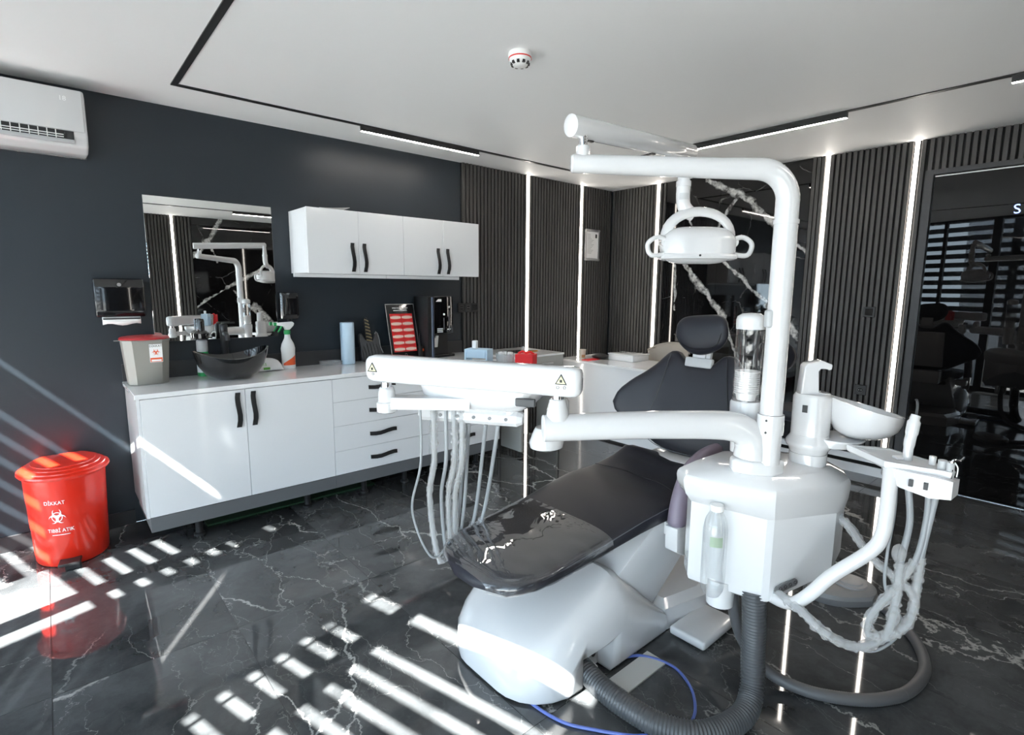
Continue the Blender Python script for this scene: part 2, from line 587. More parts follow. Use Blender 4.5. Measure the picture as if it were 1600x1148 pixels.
def text(name, s, size, M, material, parent, depth=0.0006, bend=None, align='CENTER', spacing=1.0, bold=0.0):
    """flat lettering as a thin mesh; M maps text space (x right, y up, z out) to the world"""
    cu = bpy.data.curves.new('txt', 'FONT')
    cu.body = s
    cu.size = size
    cu.align_x = align
    cu.align_y = 'CENTER'
    cu.extrude = depth / 2
    cu.space_character = spacing
    cu.offset = bold
    cu.resolution_u = 3
    tmp = bpy.data.objects.new('txt', cu)
    COL.objects.link(tmp)
    dg = bpy.context.evaluated_depsgraph_get()
    me = bpy.data.meshes.new_from_object(tmp.evaluated_get(dg))
    bpy.data.objects.remove(tmp, do_unlink=True)
    off = world_loc(parent) if parent else V((0, 0, 0))
    for v in me.vertices:
        v.co = (bend(v.co) if bend else M @ v.co) - off
    me.materials.clear()
    me.materials.append(material)
    o = bpy.data.objects.new(name, me)
    COL.objects.link(o)
    if parent:
        o.parent = parent
    return o
def frame(origin, xdir, ydir):
    x = V(xdir).normalized()
    y = (V(ydir) - x * V(ydir).dot(x)).normalized()
    z = x.cross(y)
    M = Matrix((x, y, z)).transposed().to_4x4()
    M.translation = V(origin)
    return M
# ================================================================== SETTING
def clip_facade(poly, off=0.0):
    """keep the part of a plan polygon that lies inside the glazed facade"""
    out = []
    n = len(poly)
    def side(p):
        return (V((p[0], p[1], 0)) - FG).dot(FN) - off
    for i in range(n):
        a, b = poly[i], poly[(i + 1) % n]
        sa, sb = side(a), side(b)
        if sa >= 0:
            out.append(a)
        if (sa >= 0) != (sb >= 0):
            t = sa / (sa - sb)
            out.append((a[0] + (b[0] - a[0]) * t, a[1] + (b[1] - a[1]) * t))
    return out

# ---- floor: bed of grout and single tiles
floor = struct(MB().prism(clip_facade([(-1.7, YF), (XB, YF), (XB, YA), (-1.7, YA)], -0.1), -0.06, -0.0025).build('floor', GROUT))
TX0, TW, TL, G = -0.109, 0.6055, 1.205, 0.0022
for i in range(-3, 9):
    x0 = TX0 + i * TW
    offy = -0.06
    for j in range(-2, 4):
        y0 = offy + j * TL
        lo = (max(x0, -1.7) + G / 2, max(y0, YF) + G / 2)
        hi = (min(x0 + TW, XB) - G / 2, min(y0 + TL, YA) - G / 2)
        if hi[0] - lo[0] < 0.02 or hi[1] - lo[1] < 0.02:
            continue
        poly = clip_facade([lo, (hi[0], lo[1]), hi, (lo[0], hi[1])])
        if len(poly) < 3:
            continue
        c = V((sum(p[0] for p in poly) / len(poly), sum(p[1] for p in poly) / len(poly), 0))
        t = MB()
        t.prism([(p[0] - c.x, p[1] - c.y) for p in poly], -0.0025, 0.0)
        o = t.build('tile', TILE, None, smooth=False)
        o.parent = floor
        o.location = c

ceil = struct(MB().prism(clip_facade([(-1.9, YF - 0.1), (XB + 0.1, YF - 0.1), (XB + 0.1, YA + 0.1), (-1.9, YA + 0.1)], -0.06), H, H + 0.12).build('ceiling', CEIL))

wall_back = struct(boxo('wall_back', (-1.75, YA, 0), (XB + 0.1, YA + 0.1, H), SLATE))
wall_right = struct(boxo('wall_right', (XB, YF - 0.1, 0), (XB + 0.1, YA, H), SLATE))
wall_front = struct(boxo('wall_front', (-0.3, YF - 0.1, 0), (XB, YF, H), SLATE))
struct(boxo('pavement', (-30, -30, -0.12), (-0.2, 30, -0.07), OUTG)) if False else None
pv = MB()
pv.M = frame(FG, FD, (-FN.x, -FN.y, 0))
pv.box((-25, 0.12, -0.14), (25, 40, -0.08))
struct(pv.build('pavement', OUTG))

# ---- slatted cladding: black felt behind, one object for each slat
SP, SWD, SD = 0.0388, 0.0258, 0.020
def slats(wall, a, b, z0, z1, plane, axis, sign, avoid=()):
    """slats from a to b along the wall, proud of plane towards sign"""
    bk = MB()
    th = 0.006
    if axis == 'x':
        bk.box((a, min(plane, plane + sign * th), z0), (b, max(plane, plane + sign * th), z1))
    else:
        bk.box((min(plane, plane + sign * th), a, z0), (max(plane, plane + sign * th), b, z1))
    bk.build('cladding_felt', BACK, wall)
    n = max(1, int(round((b - a) / SP)))
    p = (b - a) / n
    first = None
    for k in range(n):
        c = a + (k + 0.5) * p
        if any(lo < c < hi for lo, hi in avoid):
            continue
        if axis == 'x':
            loc = V((c, plane + sign * (th + SD / 2), (z0 + z1) / 2))
        else:
            loc = V((plane + sign * (th + SD / 2), c, (z0 + z1) / 2))
        if first is None:
            mb = MB()
            hx, hy = (SWD / 2, SD / 2) if axis == 'x' else (SD / 2, SWD / 2)
            mb.box((-hx, -hy, -(z1 - z0) / 2), (hx, hy, (z1 - z0) / 2), 0.0015, 1)
            first = mb.build('slat', SLAT, None, smooth=False)
            first.parent = wall
            first.location = loc
        else:
            share(first, 'slat', loc, wall)

def led(x, y, axis, z0, z1, label, w=0.021, sign=-1):
    """vertical light line let into the cladding"""
    t = thing('led_strip', (x, y, z0), label, 'light strip', 'vertical led strips in the wall cladding')
    if axis == 'x':
        boxo('channel', (x - w / 2 - 0.003, min(y, y + sign * 0.012), z0), (x + w / 2 + 0.003, max(y, y + sign * 0.012), z1), STEEL, t)
        boxo('diffuser', (x - w / 2, min(y + sign * 0.012, y + sign * 0.024), z0), (x + w / 2, max(y + sign * 0.012, y + sign * 0.024), z1), LED, t)
    else:
        boxo('channel', (min(x, x + sign * 0.012), y - w / 2 - 0.003, z0), (max(x, x + sign * 0.012), y + w / 2 + 0.003, z1), STEEL, t)
        boxo('diffuser', (min(x + sign * 0.012, x + sign * 0.024), y - w / 2, z0), (max(x + sign * 0.012, x + sign * 0.024), y + w / 2, z1), LED, t)
    return t

LW = 0.021
ZS = 0.16
# back wall
A0, A1, A2 = 2.776, 3.547, 4.303
slats(wall_back, A0, A1 - LW / 2 - 0.004, 0.0, H, YA, 'x', -1)
slats(wall_back, A1 + LW / 2 + 0.004, A2 - LW / 2 - 0.004, 0.0, H, YA, 'x', -1)
slats(wall_back, A2 + LW / 2 + 0.004, XB - 0.03, 0.0, H, YA, 'x', -1)
led(A1, YA, 'x', 0.0, H, 'vertical led light strip on back wall, nearest the white wall cabinets')
led(A2, YA, 'x', 0.0, H, 'vertical led light strip on back wall beside the silver framed certificate')
# right wall
B0, M0, M1, B2, B1, DJ = 3.276, 3.177, 1.823, 1.711, 1.131, 1.062
slats(wall_right, B0 + LW / 2 + 0.004, YA - 0.03, ZS, H, XB, 'y', -1)
slats(wall_right, M0, B0 - LW / 2 - 0.004, ZS, H, XB, 'y', -1)
slats(wall_right, B2 + LW / 2 + 0.004, M1, ZS, H, XB, 'y', -1)
slats(wall_right, B1 + LW / 2 + 0.004, B2 - LW / 2 - 0.004, ZS, H, XB, 'y', -1)
slats(wall_right, DJ, B1 - LW / 2 - 0.004, ZS, H, XB, 'y', -1)
slats(wall_right, YF + 0.03, DJ, 2.286, H, XB, 'y', -1)
led(XB, B0, 'y', ZS, H, 'vertical led light strip between corner slats and black marble panel')
led(XB, B2, 'y', ZS, H, 'vertical led light strip just right of the black marble panel')
led(XB, B1, 'y', ZS, H, 'vertical led light strip beside the black glass door')
# front wall (seen in the mirror)
F1, FM = 1.395, 1.62
slats(wall_front, 0.62, F1 - LW / 2 - 0.004, 0.0, H, YF, 'x', 1)
slats(wall_front, F1 + LW / 2 + 0.004, FM, 0.0, H, YF, 'x', 1)
led(F1, YF, 'x', 0.0, H, 'vertical led light strip reflected in the wall mirror', sign=1)

# marble panels
def Bp(y, z):
    return (XB - 0.02, y, z)
MARB = marble_material('black_marble_white_veins', [
    (Bp(2.74, 2.47), Bp(2.30, 2.22), 0.040), (Bp(2.42, 2.30), Bp(2.05, 1.97), 0.040), (Bp(2.42, 2.29), Bp(2.66, 1.95), 0.022),
    (Bp(2.95, 1.70), Bp(2.50, 1.20), 0.05), (Bp(2.50, 1.20), Bp(2.30, 0.7), 0.03), (Bp(2.55, 1.72), Bp(2.05, 1.30), 0.028),
    (Bp(2.05, 1.97), Bp(1.80, 1.75), 0.02), (Bp(2.10, 1.32), Bp(1.82, 1.05), 0.05), (Bp(3.05, 1.68), Bp(3.02, 1.25), 0.022),
    (Bp(3.05, 2.25), Bp(2.85, 2.05), 0.015)])
boxo('marble_panel', (XB - 0.02, M1 + 0.002, ZS), (XB, (M0 + M1) / 2 + 0.1, H), MARB, wall_right)
boxo('marble_panel', (XB - 0.02, (M0 + M1) / 2 + 0.102, ZS), (XB, M0 - 0.002, H), MARB, wall_right)
def Fp(x, z):
    return (x, YF + 0.02, z)
MARF = marble_material('black_marble_white_veins_front', [
    (Fp(1.62, 1.95), Fp(1.86, 2.25), 0.05), (Fp(1.86, 2.25), Fp(2.0, 2.5), 0.05), (Fp(1.83, 2.2), Fp(1.92, 1.9), 0.025),
    (Fp(1.6, 1.25), Fp(2.0, 1.52), 0.03), (Fp(2.0, 1.52), Fp(2.5, 1.8), 0.04), (Fp(2.1, 1.5), Fp(2.45, 1.1), 0.035), (Fp(2.4, 1.25), Fp(2.6, 1.0), 0.08)])
boxo('marble_panel', (FM + 0.002, YF, 0), (2.75, YF + 0.02, H), MARF, wall_front)
boxo('marble_panel', (2.752, YF, 0), (3.7, YF + 0.02, H), MARF, wall_front)

# ---- lit skirting of the right wall
sk = struct(thing('baseboard_right', (XB, 1.4, 0), None, None))
boxo('white_skirting', (XB - 0.022, DJ, 0.0), (XB, YA - 0.03, 0.072), WHITE2, sk)
boxo('shadow_gap', (XB - 0.010, DJ, 0.072), (XB, YA - 0.03, 0.105), BACK, sk)
boxo('light_ledge', (XB - 0.030, DJ, 0.105), (XB, YA - 0.03, 0.155), WHITE2, sk)
struct(boxo('baseboard_back', (-1.5, YA - 0.016, 0), (0.30, YA, 0.085), SKIRT))
struct(boxo('trim_1', (0.305, YA - 0.012, 0.883), (2.772, YA, 0.985), SKIRT))

# ---- black glass door in the right wall
dr = struct(thing('door_1', (XB, 0.4, 0), None, None))
boxo('door_jamb', (XB - 0.045, 1.012, 0), (XB, DJ - 0.001, 2.285), SKIRT, dr)
boxo('door_head', (XB - 0.045, YF + 0.05, 2.252), (XB, 1.011, 2.285), SKIRT, dr)
boxo('door_glass', (XB - 0.014, 0.055, 0.012), (XB - 0.002, 1.006, 2.25), DGLASS, dr)
boxo('door_glass', (XB - 0.014, YF + 0.06, 0.012), (XB - 0.002, 0.049, 2.25), DGLASS, dr)
boxo('top_bead', (XB - 0.020, YF + 0.06, 2.238), (XB - 0.0145, 1.006, 2.246), STEEL, dr)
text('digit_reflection', 'S', 0.085, frame((XB - 0.0165, 0.556, 1.972), (0, -1, 0.1), (0.0, 0, 1)), REFLB, dr)  # reflection of a display digit, put on the glass as a glowing glyph

# ---- glazed facade on the left (window_1) and an added sun blocker
win = struct(thing('window_1', (FG.x, FG.y, 0), None, None))
def fac(name, u0, u1, v0, v1, z0, z1, m, parent, base=FG):
    mb = MB()
    mb.M = frame(base, FD, (-FN.x, -FN.y, 0))
    # frame z axis points down when FD x -FN is downwards; handle explicitly
    x, y = FD, FN
    pts = []
    vs = []
    for z in (z0, z1):
        for (u, v) in ((u0, v0), (u1, v0), (u1, v1), (u0, v1)):
            p = base + x * u + y * v
            vs.append((p.x, p.y, z))
    mb.M = Matrix.Identity(4)
    mb._add(vs, [(0, 3, 2, 1), (4, 5, 6, 7), (0, 1, 5, 4), (1, 2, 6, 5), (2, 3, 7, 6), (3, 0, 4, 7)])
    return mb.build(name, m, parent, smooth=False)
U0, U1 = -2.34, 2.70
fac('bottom_rail', U0, U1, -0.05, 0.0, 0.0, 0.06, LOUV, win)
fac('top_rail', U0, U1, -0.05, 0.0, H - 0.03, H, LOUV, win)
MULL = [(-2.34, -2.30), (-1.20, -1.15), (0.065, 0.165), (0.74, 0.78), (1.445, 1.555), (2.64, 2.68)]
for a, b in MULL:
    if b - a > 0.01:
        fac('mullion', a, b, -0.05, 0.0, 0.06, H - 0.03, LOUV, win)
for a, b in ((-2.30, -1.20), (-1.15, 0.065), (0.165, 0.74), (0.78, 1.445), (1.555, 2.64)):
    fac('glass_pane', a, b, -0.03, -0.022, 0.06, H - 0.03, GLASS, win)
tag(fac('sun_blocker', 0.135, 1.125, -1.5, -1.2, -0.08, 6.0, mat('pale_blocker', (0.72, 0.76, 0.82), 0.8), None, FS), 'broad pale block added outside the window to keep sun off the louvre', 'sun blocker')  # unseen block, added to keep the sun off this stretch of louvre

# ---- louvre sun screen outside the glass
scr = thing('sun_louvre', (FS.x, FS.y, 0), 'dark slatted sun louvre outside the windows, mirrored in the black glass door', 'louvre')
for a, b in ((-2.6, -2.54), (-0.105, 0.005), (0.137, 0.153), (1.28, 1.395), (2.95, 3.0)):
    fac('post', a, b, -0.05, -0.02, 0.0, 3.15, LOUV, scr, FS)
fac('post', 1.655, 1.785, -0.05, -0.02, 1.95, 3.15, LOUV, scr, FS)
def blades(u0, u1, gap0, z0, z1, pitch, skip=()):
    k = int(math.floor((z0 - gap0) / pitch)) - 1
    first = None
    while True:
        zc = gap0 + (k + 0.5) * pitch        # blade sits between two gaps
        k += 1
        if zc < z0:
            continue
        if zc > z1:
            break
        p = FS + FD * ((u0 + u1) / 2)
        if first is None:
            mb = MB()
            x, y = FD, FN
            vs = []
            for z in (-0.0385, 0.0385):
                for (u, v) in ((-1, -0.006), (1, -0.006), (1, 0.006), (-1, 0.006)):
                    q = x * (u * (u1 - u0) / 2) + y * v
                    vs.append((q.x, q.y, z))
            mb._add(vs, [(0, 3, 2, 1), (4, 5, 6, 7), (0, 1, 5, 4), (1, 2, 6, 5), (2, 3, 7, 6), (3, 0, 4, 7)])
            first = mb.build('slat', LOUV, None, smooth=False)
            first.parent = scr
            first.location = V((p.x, p.y, zc)) - scr.location
        else:
            share(first, 'slat', V((p.x, p.y, zc)) - scr.location, scr)
blades(-2.54, 1.10, 1.793, 0.85, 2.56, 0.1365)
blades(1.105, 1.655, 2.010, 1.93, 2.69, 0.1375)
blades(1.785, 2.95, 2.100, 0.85, 2.74, 0.1385)
fac('gap_blocker', 1.105, 2.95, -0.006, 0.006, 2.985, 3.12, LOUV, scr, FS)  # these unseen strips are added to shut louvre gaps against sun stripes
fac('gap_blocker', -2.54, -0.97, -0.006, 0.006, 2.711, 2.799, LOUV, scr, FS)
fac('gap_blocker', -2.54, 1.10, -0.006, 0.006, 2.55, 2.71, LOUV, scr, FS)
fac('gap_blocker', -2.54, 1.10, -0.006, 0.006, 2.80, 3.12, LOUV, scr, FS)
fac('gap_blocker', 1.395, 1.655, 0.007, 0.016, 2.49, 2.72, LOUV, scr, FS)
fac('gap_blocker', 1.105, 2.95, -0.006, 0.006, 2.70, 2.935, LOUV, scr, FS)

# ---- ceiling track with light bars
TRX0, TRX1, TRY0, TRY1, TRW = 0.602, 3.70, -0.10, 3.44, 0.030
tr = thing('ceiling_track', (2.1, 1.7, H), 'black magnetic light track forming a rectangle on the white ceiling', 'light track')
boxo('rail', (TRX0, TRY1, H - 0.006), (TRX1 + TRW, TRY1 + TRW, H), BLACKM, tr)
boxo('rail', (TRX0, TRY0, H - 0.006), (TRX0 + TRW, TRY1, H), BLACKM, tr)
boxo('rail', (TRX1, TRY0, H - 0.006), (TRX1 + TRW, TRY1, H), BLACKM, tr)
boxo('rail', (TRX0 + TRW, TRY0, H - 0.006), (TRX1, TRY0 + TRW, H), BLACKM, tr)
def bar(lo, hi, label):
    t = thing('track_light', ((lo[0] + hi[0]) / 2, (lo[1] + hi[1]) / 2, H - 0.006), label, 'ceiling light', 'linear lights on the ceiling track')
    boxo('housing', (lo[0], lo[1], H - 0.040), (hi[0], hi[1], H - 0.0062), BLACKM, t)
    e = 0.002
    boxo('diffuser', (lo[0] + e, lo[1] + e, H - 0.0412), (hi[0] - e, hi[1] - e, H - 0.0402), LEDT, t)
bar((1.67, TRY1 + 0.003), (2.64, TRY1 + TRW - 0.003), 'lit linear track light above the white wall cabinets')
bar((TRX1 + 0.003, 1.24), (TRX1 + TRW - 0.003, 2.25), 'lit linear track light facing the black marble panel')
bar((TRX1 + 0.003, -0.02), (TRX1 + TRW - 0.003, 0.515), 'track light at the right picture edge above the glass door')
bar((1.95, TRY0 + 0.003), (2.95, TRY0 + TRW - 0.003), 'lit linear track light reflected in the mirror')

# ---- smoke detector
sm = thing('smoke_detector', (1.735, 1.955, H), 'round white smoke detector on the ceiling', 'smoke detector')
MB().lathe((1.735, 1.955, H), [(0.052, 0), (0.055, -0.012), (0.052, -0.022)], 32).build('base', WHITEM, sm)
MB().lathe((1.735, 1.955, H), [(0.0525, -0.022), (0.053, -0.027)], 32).build('red_ring', RED, sm)
MB().lathe((1.735, 1.955, H), [(0.050, -0.027), (0.047, -0.038), (0.032, -0.055), (0.012, -0.060), (0.0, -0.060)], 32).build('dome', WHITEM, sm)
for k in range(10):
    a = 2 * math.pi * k / 10
    mb = MB()
    mb.M = Matrix.Translation((1.735, 1.955, H)) @ Matrix.Rotation(a, 4, 'Z')
    mb.box((0.034, -0.006, -0.053), (0.044, 0.006, -0.038))
    mb.build('vent_slot', BLACKM, sm)
# ================================================================== BACK WALL FURNITURE
YD = 3.345          # front face of the base doors
CT = 0.883          # worktop top
def handle(parent, p0, p1, out, m=BLACKM, w=0.026):
    """wavy strap handle between two points; out is the direction it stands off the front"""
    p0, p1, out = V(p0), V(p1), V(out)
    ax = (p1 - p0).normalized()
    sd = ax.cross(out).normalized()
    L = (p1 - p0).length
    prof = [(0, 0.004), (0.12, 0.006), (0.2, 0.012), (0.35, 0.020), (0.5, 0.022), (0.65, 0.021), (0.8, 0.016), (0.88, 0.010), (1, 0.008)]
    rows = []
    for t, h in prof:
        c = p0 + ax * (t * L) + out * h + sd * (0.005 * math.sin(t * math.pi * 2))
        rows.append([c - sd * w / 2 - out * 0.004, c + sd * w / 2 - out * 0.004, c + sd * w / 2 + out * 0.004, c - sd * w / 2 + out * 0.004])
    mb = MB().rings(rows)
    for t in (0.05, 0.95):
        c = p0 + ax * (t * L)
        mb.cyl(c - out * 0.0005, c + out * 0.006, 0.008, n=10)
    return mb.build('handle', m, parent)

def cabinet(name, x0, x1, label, doors=0, drawers=None, handles=()):
    t = thing(name, ((x0 + x1) / 2, (YD + YA) / 2, 0), label, 'cabinet', 'white base cabinets under the worktop')
    boxo('carcass', (x0 + 0.001, YD + 0.020, 0.20), (x1 - 0.001, YA - 0.017, 0.858), WHITE2, t)
    boxo('plinth', (x0 + 0.001, YD + 0.002, 0.117), (x1 - 0.001, YD + 0.020, 0.1985), PLINTH, t)
    boxo('bottom_board', (x0 + 0.001, YD + 0.021, 0.117), (x1 - 0.001, YA - 0.02, 0.199), PLINTH, t)
    for lx in (x0 + 0.24, x1 - 0.16):
        for ly in (YD + 0.10, YA - 0.12):
            MB().lathe((lx, ly, 0), [(0.030, 0), (0.030, 0.012), (0.020, 0.02), (0.020, 0.10), (0.028, 0.117)], 16).build('leg', BLACKM, t)
    return t
xs = [0.322, 0.834, 1.357, 2.083, 2.756]
c1 = cabinet('sink_cabinet', xs[0], xs[2], 'white two-door cabinet under the black basin')
boxo('side_panel', (xs[0] - 0.014, YD + 0.001, 0.2), (xs[0], YA - 0.018, 0.858), WHITE2, c1)
for a, b, hx in ((xs[0], xs[1], xs[1] - 0.040), (xs[1], xs[2], xs[1] + 0.045)):
    d = boxo('door', (a + 0.0012, YD, 0.202), (b - 0.0012, YD + 0.018, 0.852), WHITE2, c1, 0.001, 1)
    handle(d, (hx, YD, 0.836), (hx - 0.004, YD, 0.632), (0, -1, 0))
for a, b, lab in ((xs[2], xs[3], 'white four-drawer cabinet between the basin cabinet and the hanging hoses'), (xs[3], xs[4], 'white four-drawer cabinet at the slatted end of the worktop')):
    c = cabinet('drawer_cabinet', a, b, lab)
    zs = [0.202, 0.363, 0.534, 0.697, 0.852]
    for k in range(4):
        d = boxo('drawer', (a + 0.0012, YD, zs[k] + 0.001), (b - 0.0012, YD + 0.018, zs[k + 1] - 0.001), WHITE2, c, 0.001, 1)
        zc = (zs[k] + zs[k + 1]) / 2
        xm = (a + b) / 2 - 0.01
        handle(d, (xm - 0.10, YD, zc), (xm + 0.10, YD, zc + 0.006), (0, -1, 0))
    if b > 2.7:
        boxo('side_panel', (b, YD + 0.001, 0.2), (b + 0.014, YA - 0.03, 0.858), WHITE2, c)
tag(boxo('worktop', (0.300, YD - 0.012, 0.8585), (2.772, YA - 0.013, CT), COUNTER, None, 0.002, 1), 'long white stone worktop over the base cabinets', 'worktop')
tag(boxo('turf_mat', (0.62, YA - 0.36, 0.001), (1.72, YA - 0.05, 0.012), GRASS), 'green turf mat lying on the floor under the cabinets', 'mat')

# wall cabinets
YW = 3.56
ws = [1.32, 1.677, 2.027, 2.375, 2.722]
for k, lab in ((0, 'white two-door wall cabinet next to the mirror'), (2, 'white two-door wall cabinet overlapping the slatted wall')):
    a, m_, b = ws[k], ws[k + 1], ws[k + 2]
    t = thing('wall_cabinet', ((a + b) / 2, (YW + YA) / 2, 1.536), lab, 'cabinet', 'white wall cabinets')
    boxo('carcass', (a + 0.0008, YW + 0.020, 1.541), (b - 0.0008, YA - 0.001 if k == 0 else YA - 0.028, 1.960), WHITE2, t)
    for p, q, hx in ((a, m_, m_ - 0.048), (m_, b, m_ + 0.040)):
        d = boxo('door', (p + 0.001, YW, 1.538), (q - 0.001, YW + 0.018, 1.962), WHITE2, t, 0.001, 1)
        handle(d, (hx, YW, 1.748), (hx, YW, 1.553), (0, -1, 0), w=0.024)
    boxo('light_rail', (a + 0.002, YA - 0.05, 1.516), (min(b, 2.77) - 0.002, YA - 0.03, 1.540), WHITE2, t)
pp = MB()
rows = []
for i in range(8):
    u = i / 7
    rows.append([V((1.42 + 0.21 * u, YW + 0.02 + 0.30 * v, 1.9635 + 0.004 + 0.018 * (u ** 1.5) * (1 - 0.6 * v))) for v in (0, 0.5, 1)])
pp.grid(rows)
o = pp.build('paper_sheet', PAPER)
sol = o.modifiers.new('thick', 'SOLIDIFY'); sol.thickness = 0.0015
tag(o, 'curling white paper sheet lying on top of a wall cabinet', 'paper')

# mirror
mt = thing('wall_mirror', (0.85, YA, 1.11), 'frameless square mirror on the dark wall above the basin', 'mirror')
mt_tilt = 0.0
boxo('backing', (0.482, YA - 0.012, 1.110), (1.200, YA - 0.0005, 1.975), BLACKM, mt)
mg = MB()
mg.M = Matrix.Translation((0, YA - 0.0215, 1.108)) @ Matrix.Rotation(math.radians(-0.55), 4, 'X')
mg.box((0.480, -0.006, 0), (1.202, 0, 0.869), 0.002, 1)
mg.build('mirror_glass', MIRROR, mt)

# paper towel dispenser
td = thing('towel_dispenser', (0.322, YA, 1.26), 'glossy black paper towel dispenser left of the mirror', 'dispenser')
prof = [(YA - 0.001, 1.262), (YA - 0.100, 1.270), (YA - 0.112, 1.30), (YA - 0.112, 1.44), (YA - 0.100, 1.485), (YA - 0.001, 1.492)]
MB().prism(prof, 0.205, 0.440, 0.010, 3, axis='x').build('housing', BLACKG, td)
MB().cyl((0.322, YA - 0.112, 1.452), (0.322, YA - 0.118, 1.452), 0.010, n=16).build('lock', STEEL, td)
boxo('towel_slot', (0.235, YA - 0.095, 1.255), (0.410, YA - 0.020, 1.2625), BLACKM, td)
rows = []
for i in range(9):
    u = i / 8
    zb = 1.226 + 0.006 * math.sin(u * 9)
    rows.append([V((0.232 + 0.180 * u, YA - 0.086, 1.268)), V((0.232 + 0.180 * u, YA - 0.094, 1.25)), V((0.232 + 0.180 * u, YA - 0.090 - 0.004 * math.sin(u * 6), zb))])
o = MB().grid(rows).build('paper_towel', PAPER, td)
sol = o.modifiers.new('thick', 'SOLIDIFY'); sol.thickness = 0.002

# soap dispenser
sd_ = thing('soap_dispenser', (1.271, YA, 1.21), 'small black wall soap dispenser between mirror and wall cabinets', 'dispenser')
MB().prism([(YA - 0.001, 1.225), (YA - 0.085, 1.225), (YA - 0.098, 1.25), (YA - 0.098, 1.39), (YA - 0.086, 1.408), (YA - 0.001, 1.410)], 1.215, 1.327, 0.007, 3, axis='x').build('housing', BLACKG, sd_)
MB().prism([(YA - 0.099, 1.24), (YA - 0.106, 1.26), (YA - 0.106, 1.37), (YA - 0.099, 1.39)], 1.232, 1.310, 0.003, 2, axis='x').build('push_lever', BLACKG, sd_)
MB().lathe((1.271, YA - 0.06, 1.225), [(0.016, 0), (0.012, -0.014), (0.006, -0.018)], 16).build('nozzle', BLACKM, sd_)

# air conditioner
ac = thing('air_conditioner', (-0.25, YA, 2.13), 'white split air conditioner high on the dark wall', 'air conditioner')
ax0, ax1 = -0.66, 0.246
prof = [(YA - 0.001, 2.455), (YA - 0.185, 2.445), (YA - 0.205, 2.41), (YA - 0.205, 2.215), (YA - 0.185, 2.16), (YA - 0.12, 2.135), (YA - 0.001, 2.13)]
body = MB().prism([(y, z) for y, z in prof], ax0, ax1, 0.014, 3, axis='x').build('housing', WHITE, ac)
boxo('front_panel', (ax0 + 0.012, YA - 0.2145, 2.232), (ax1 - 0.012, YA - 0.204, 2.435), WHITE, ac, 0.004, 2)
boxo('outlet', (ax0 + 0.03, YA - 0.2062, 2.186), (ax1 - 0.058, YA - 0.196, 2.231), BLACKM, ac)
boxo('flap', (ax0 + 0.03, YA - 0.214, 2.170), (ax1 - 0.058, YA - 0.190, 2.189), LGREY, ac, 0.003, 2)
for k in range(22):
    x = ax0 + 0.06 + k * 0.034
    if x < ax1 - 0.12:
        mb = MB()
        mb.box((x, YA - 0.2105, 2.190), (x + 0.004, YA - 0.198, 2.2315))
        mb.build('vane', WHITEM, ac)
boxo('vane', (ax0 + 0.03, YA - 0.212, 2.207), (ax1 - 0.10, YA - 0.208, 2.211), WHITEM, ac)
boxo('vane', (ax0 + 0.03, YA - 0.212, 2.196), (ax1 - 0.10, YA - 0.208, 2.1995), WHITEM, ac)
text('display_digit', '18', 0.032, frame((0.155, YA - 0.2155, 2.385), (1, 0, 0), (0, 0, 1)), INKW, ac)

# sockets and switches
def outlet(name, c, axis, n, label, kinds, w=0.072, cat='wall socket'):
    cx, cy, cz = c
    t = thing(name, c, label, cat)
    tot = w * n
    for k in range(n):
        o0 = -tot / 2 + k * w
        if axis == 'x':
            p = boxo('plate', (cx + o0 + 0.001, cy - 0.008, cz - 0.040), (cx + o0 + w - 0.001, cy, cz + 0.040), BLACKM, t, 0.003, 1)
            m0 = V((cx + o0 + w / 2, cy - 0.0082, cz))
            d = V((0, -1, 0))
        else:
            p = boxo('plate', (cx - 0.008, cy + o0 + 0.001, cz - 0.040), (cx, cy + o0 + w - 0.001, cz + 0.040), BLACKM, t, 0.003, 1)
            m0 = V((cx - 0.0082, cy + o0 + w / 2, cz))
            d = V((-1, 0, 0))
        if kinds[k] == 's':
            MB().cyl(m0, m0 + d * 0.003, 0.022, n=24).build('socket_ring', DGREY, p)
            MB().cyl(m0 + d * 0.0031, m0 + d * 0.0036, 0.018, n=24).build('socket_well', BACK, p)
            sdv = V((1, 0, 0)) if axis == 'x' else V((0, 1, 0))
            for s in (-1, 1):
                MB().cyl(m0 + sdv * (0.008 * s) + d * 0.0037, m0 + sdv * (0.008 * s) + d * 0.0045, 0.0024, n=8).build('contact', STEEL, p)
        else:
            sdv = V((1, 0, 0)) if axis == 'x' else V((0, 1, 0))
            a = m0 - sdv * 0.026 + V((0, 0, -0.026))
            b = m0 + sdv * 0.026 + V((0, 0, 0.026)) + d * 0.004
            boxo('rocker', [min(a[i], b[i]) for i in range(3)], [max(a[i], b[i]) for i in range(3)], BACK, p, 0.002, 1)
outlet('wall_socket', (2.826, YA - 0.027, 1.276), 'x', 3, 'triple black wall socket beside the black drink machine', 'ssw')
outlet('light_switch', (XB - 0.027, 1.321, 1.284), 'y', 1, 'black switch on the right wall slats, the upper plate', 'w', 0.084, 'switch')
outlet('wall_socket', (XB - 0.027, 1.327, 0.673), 'y', 1, 'black round wall socket low on the right wall slats', 's', 0.084)

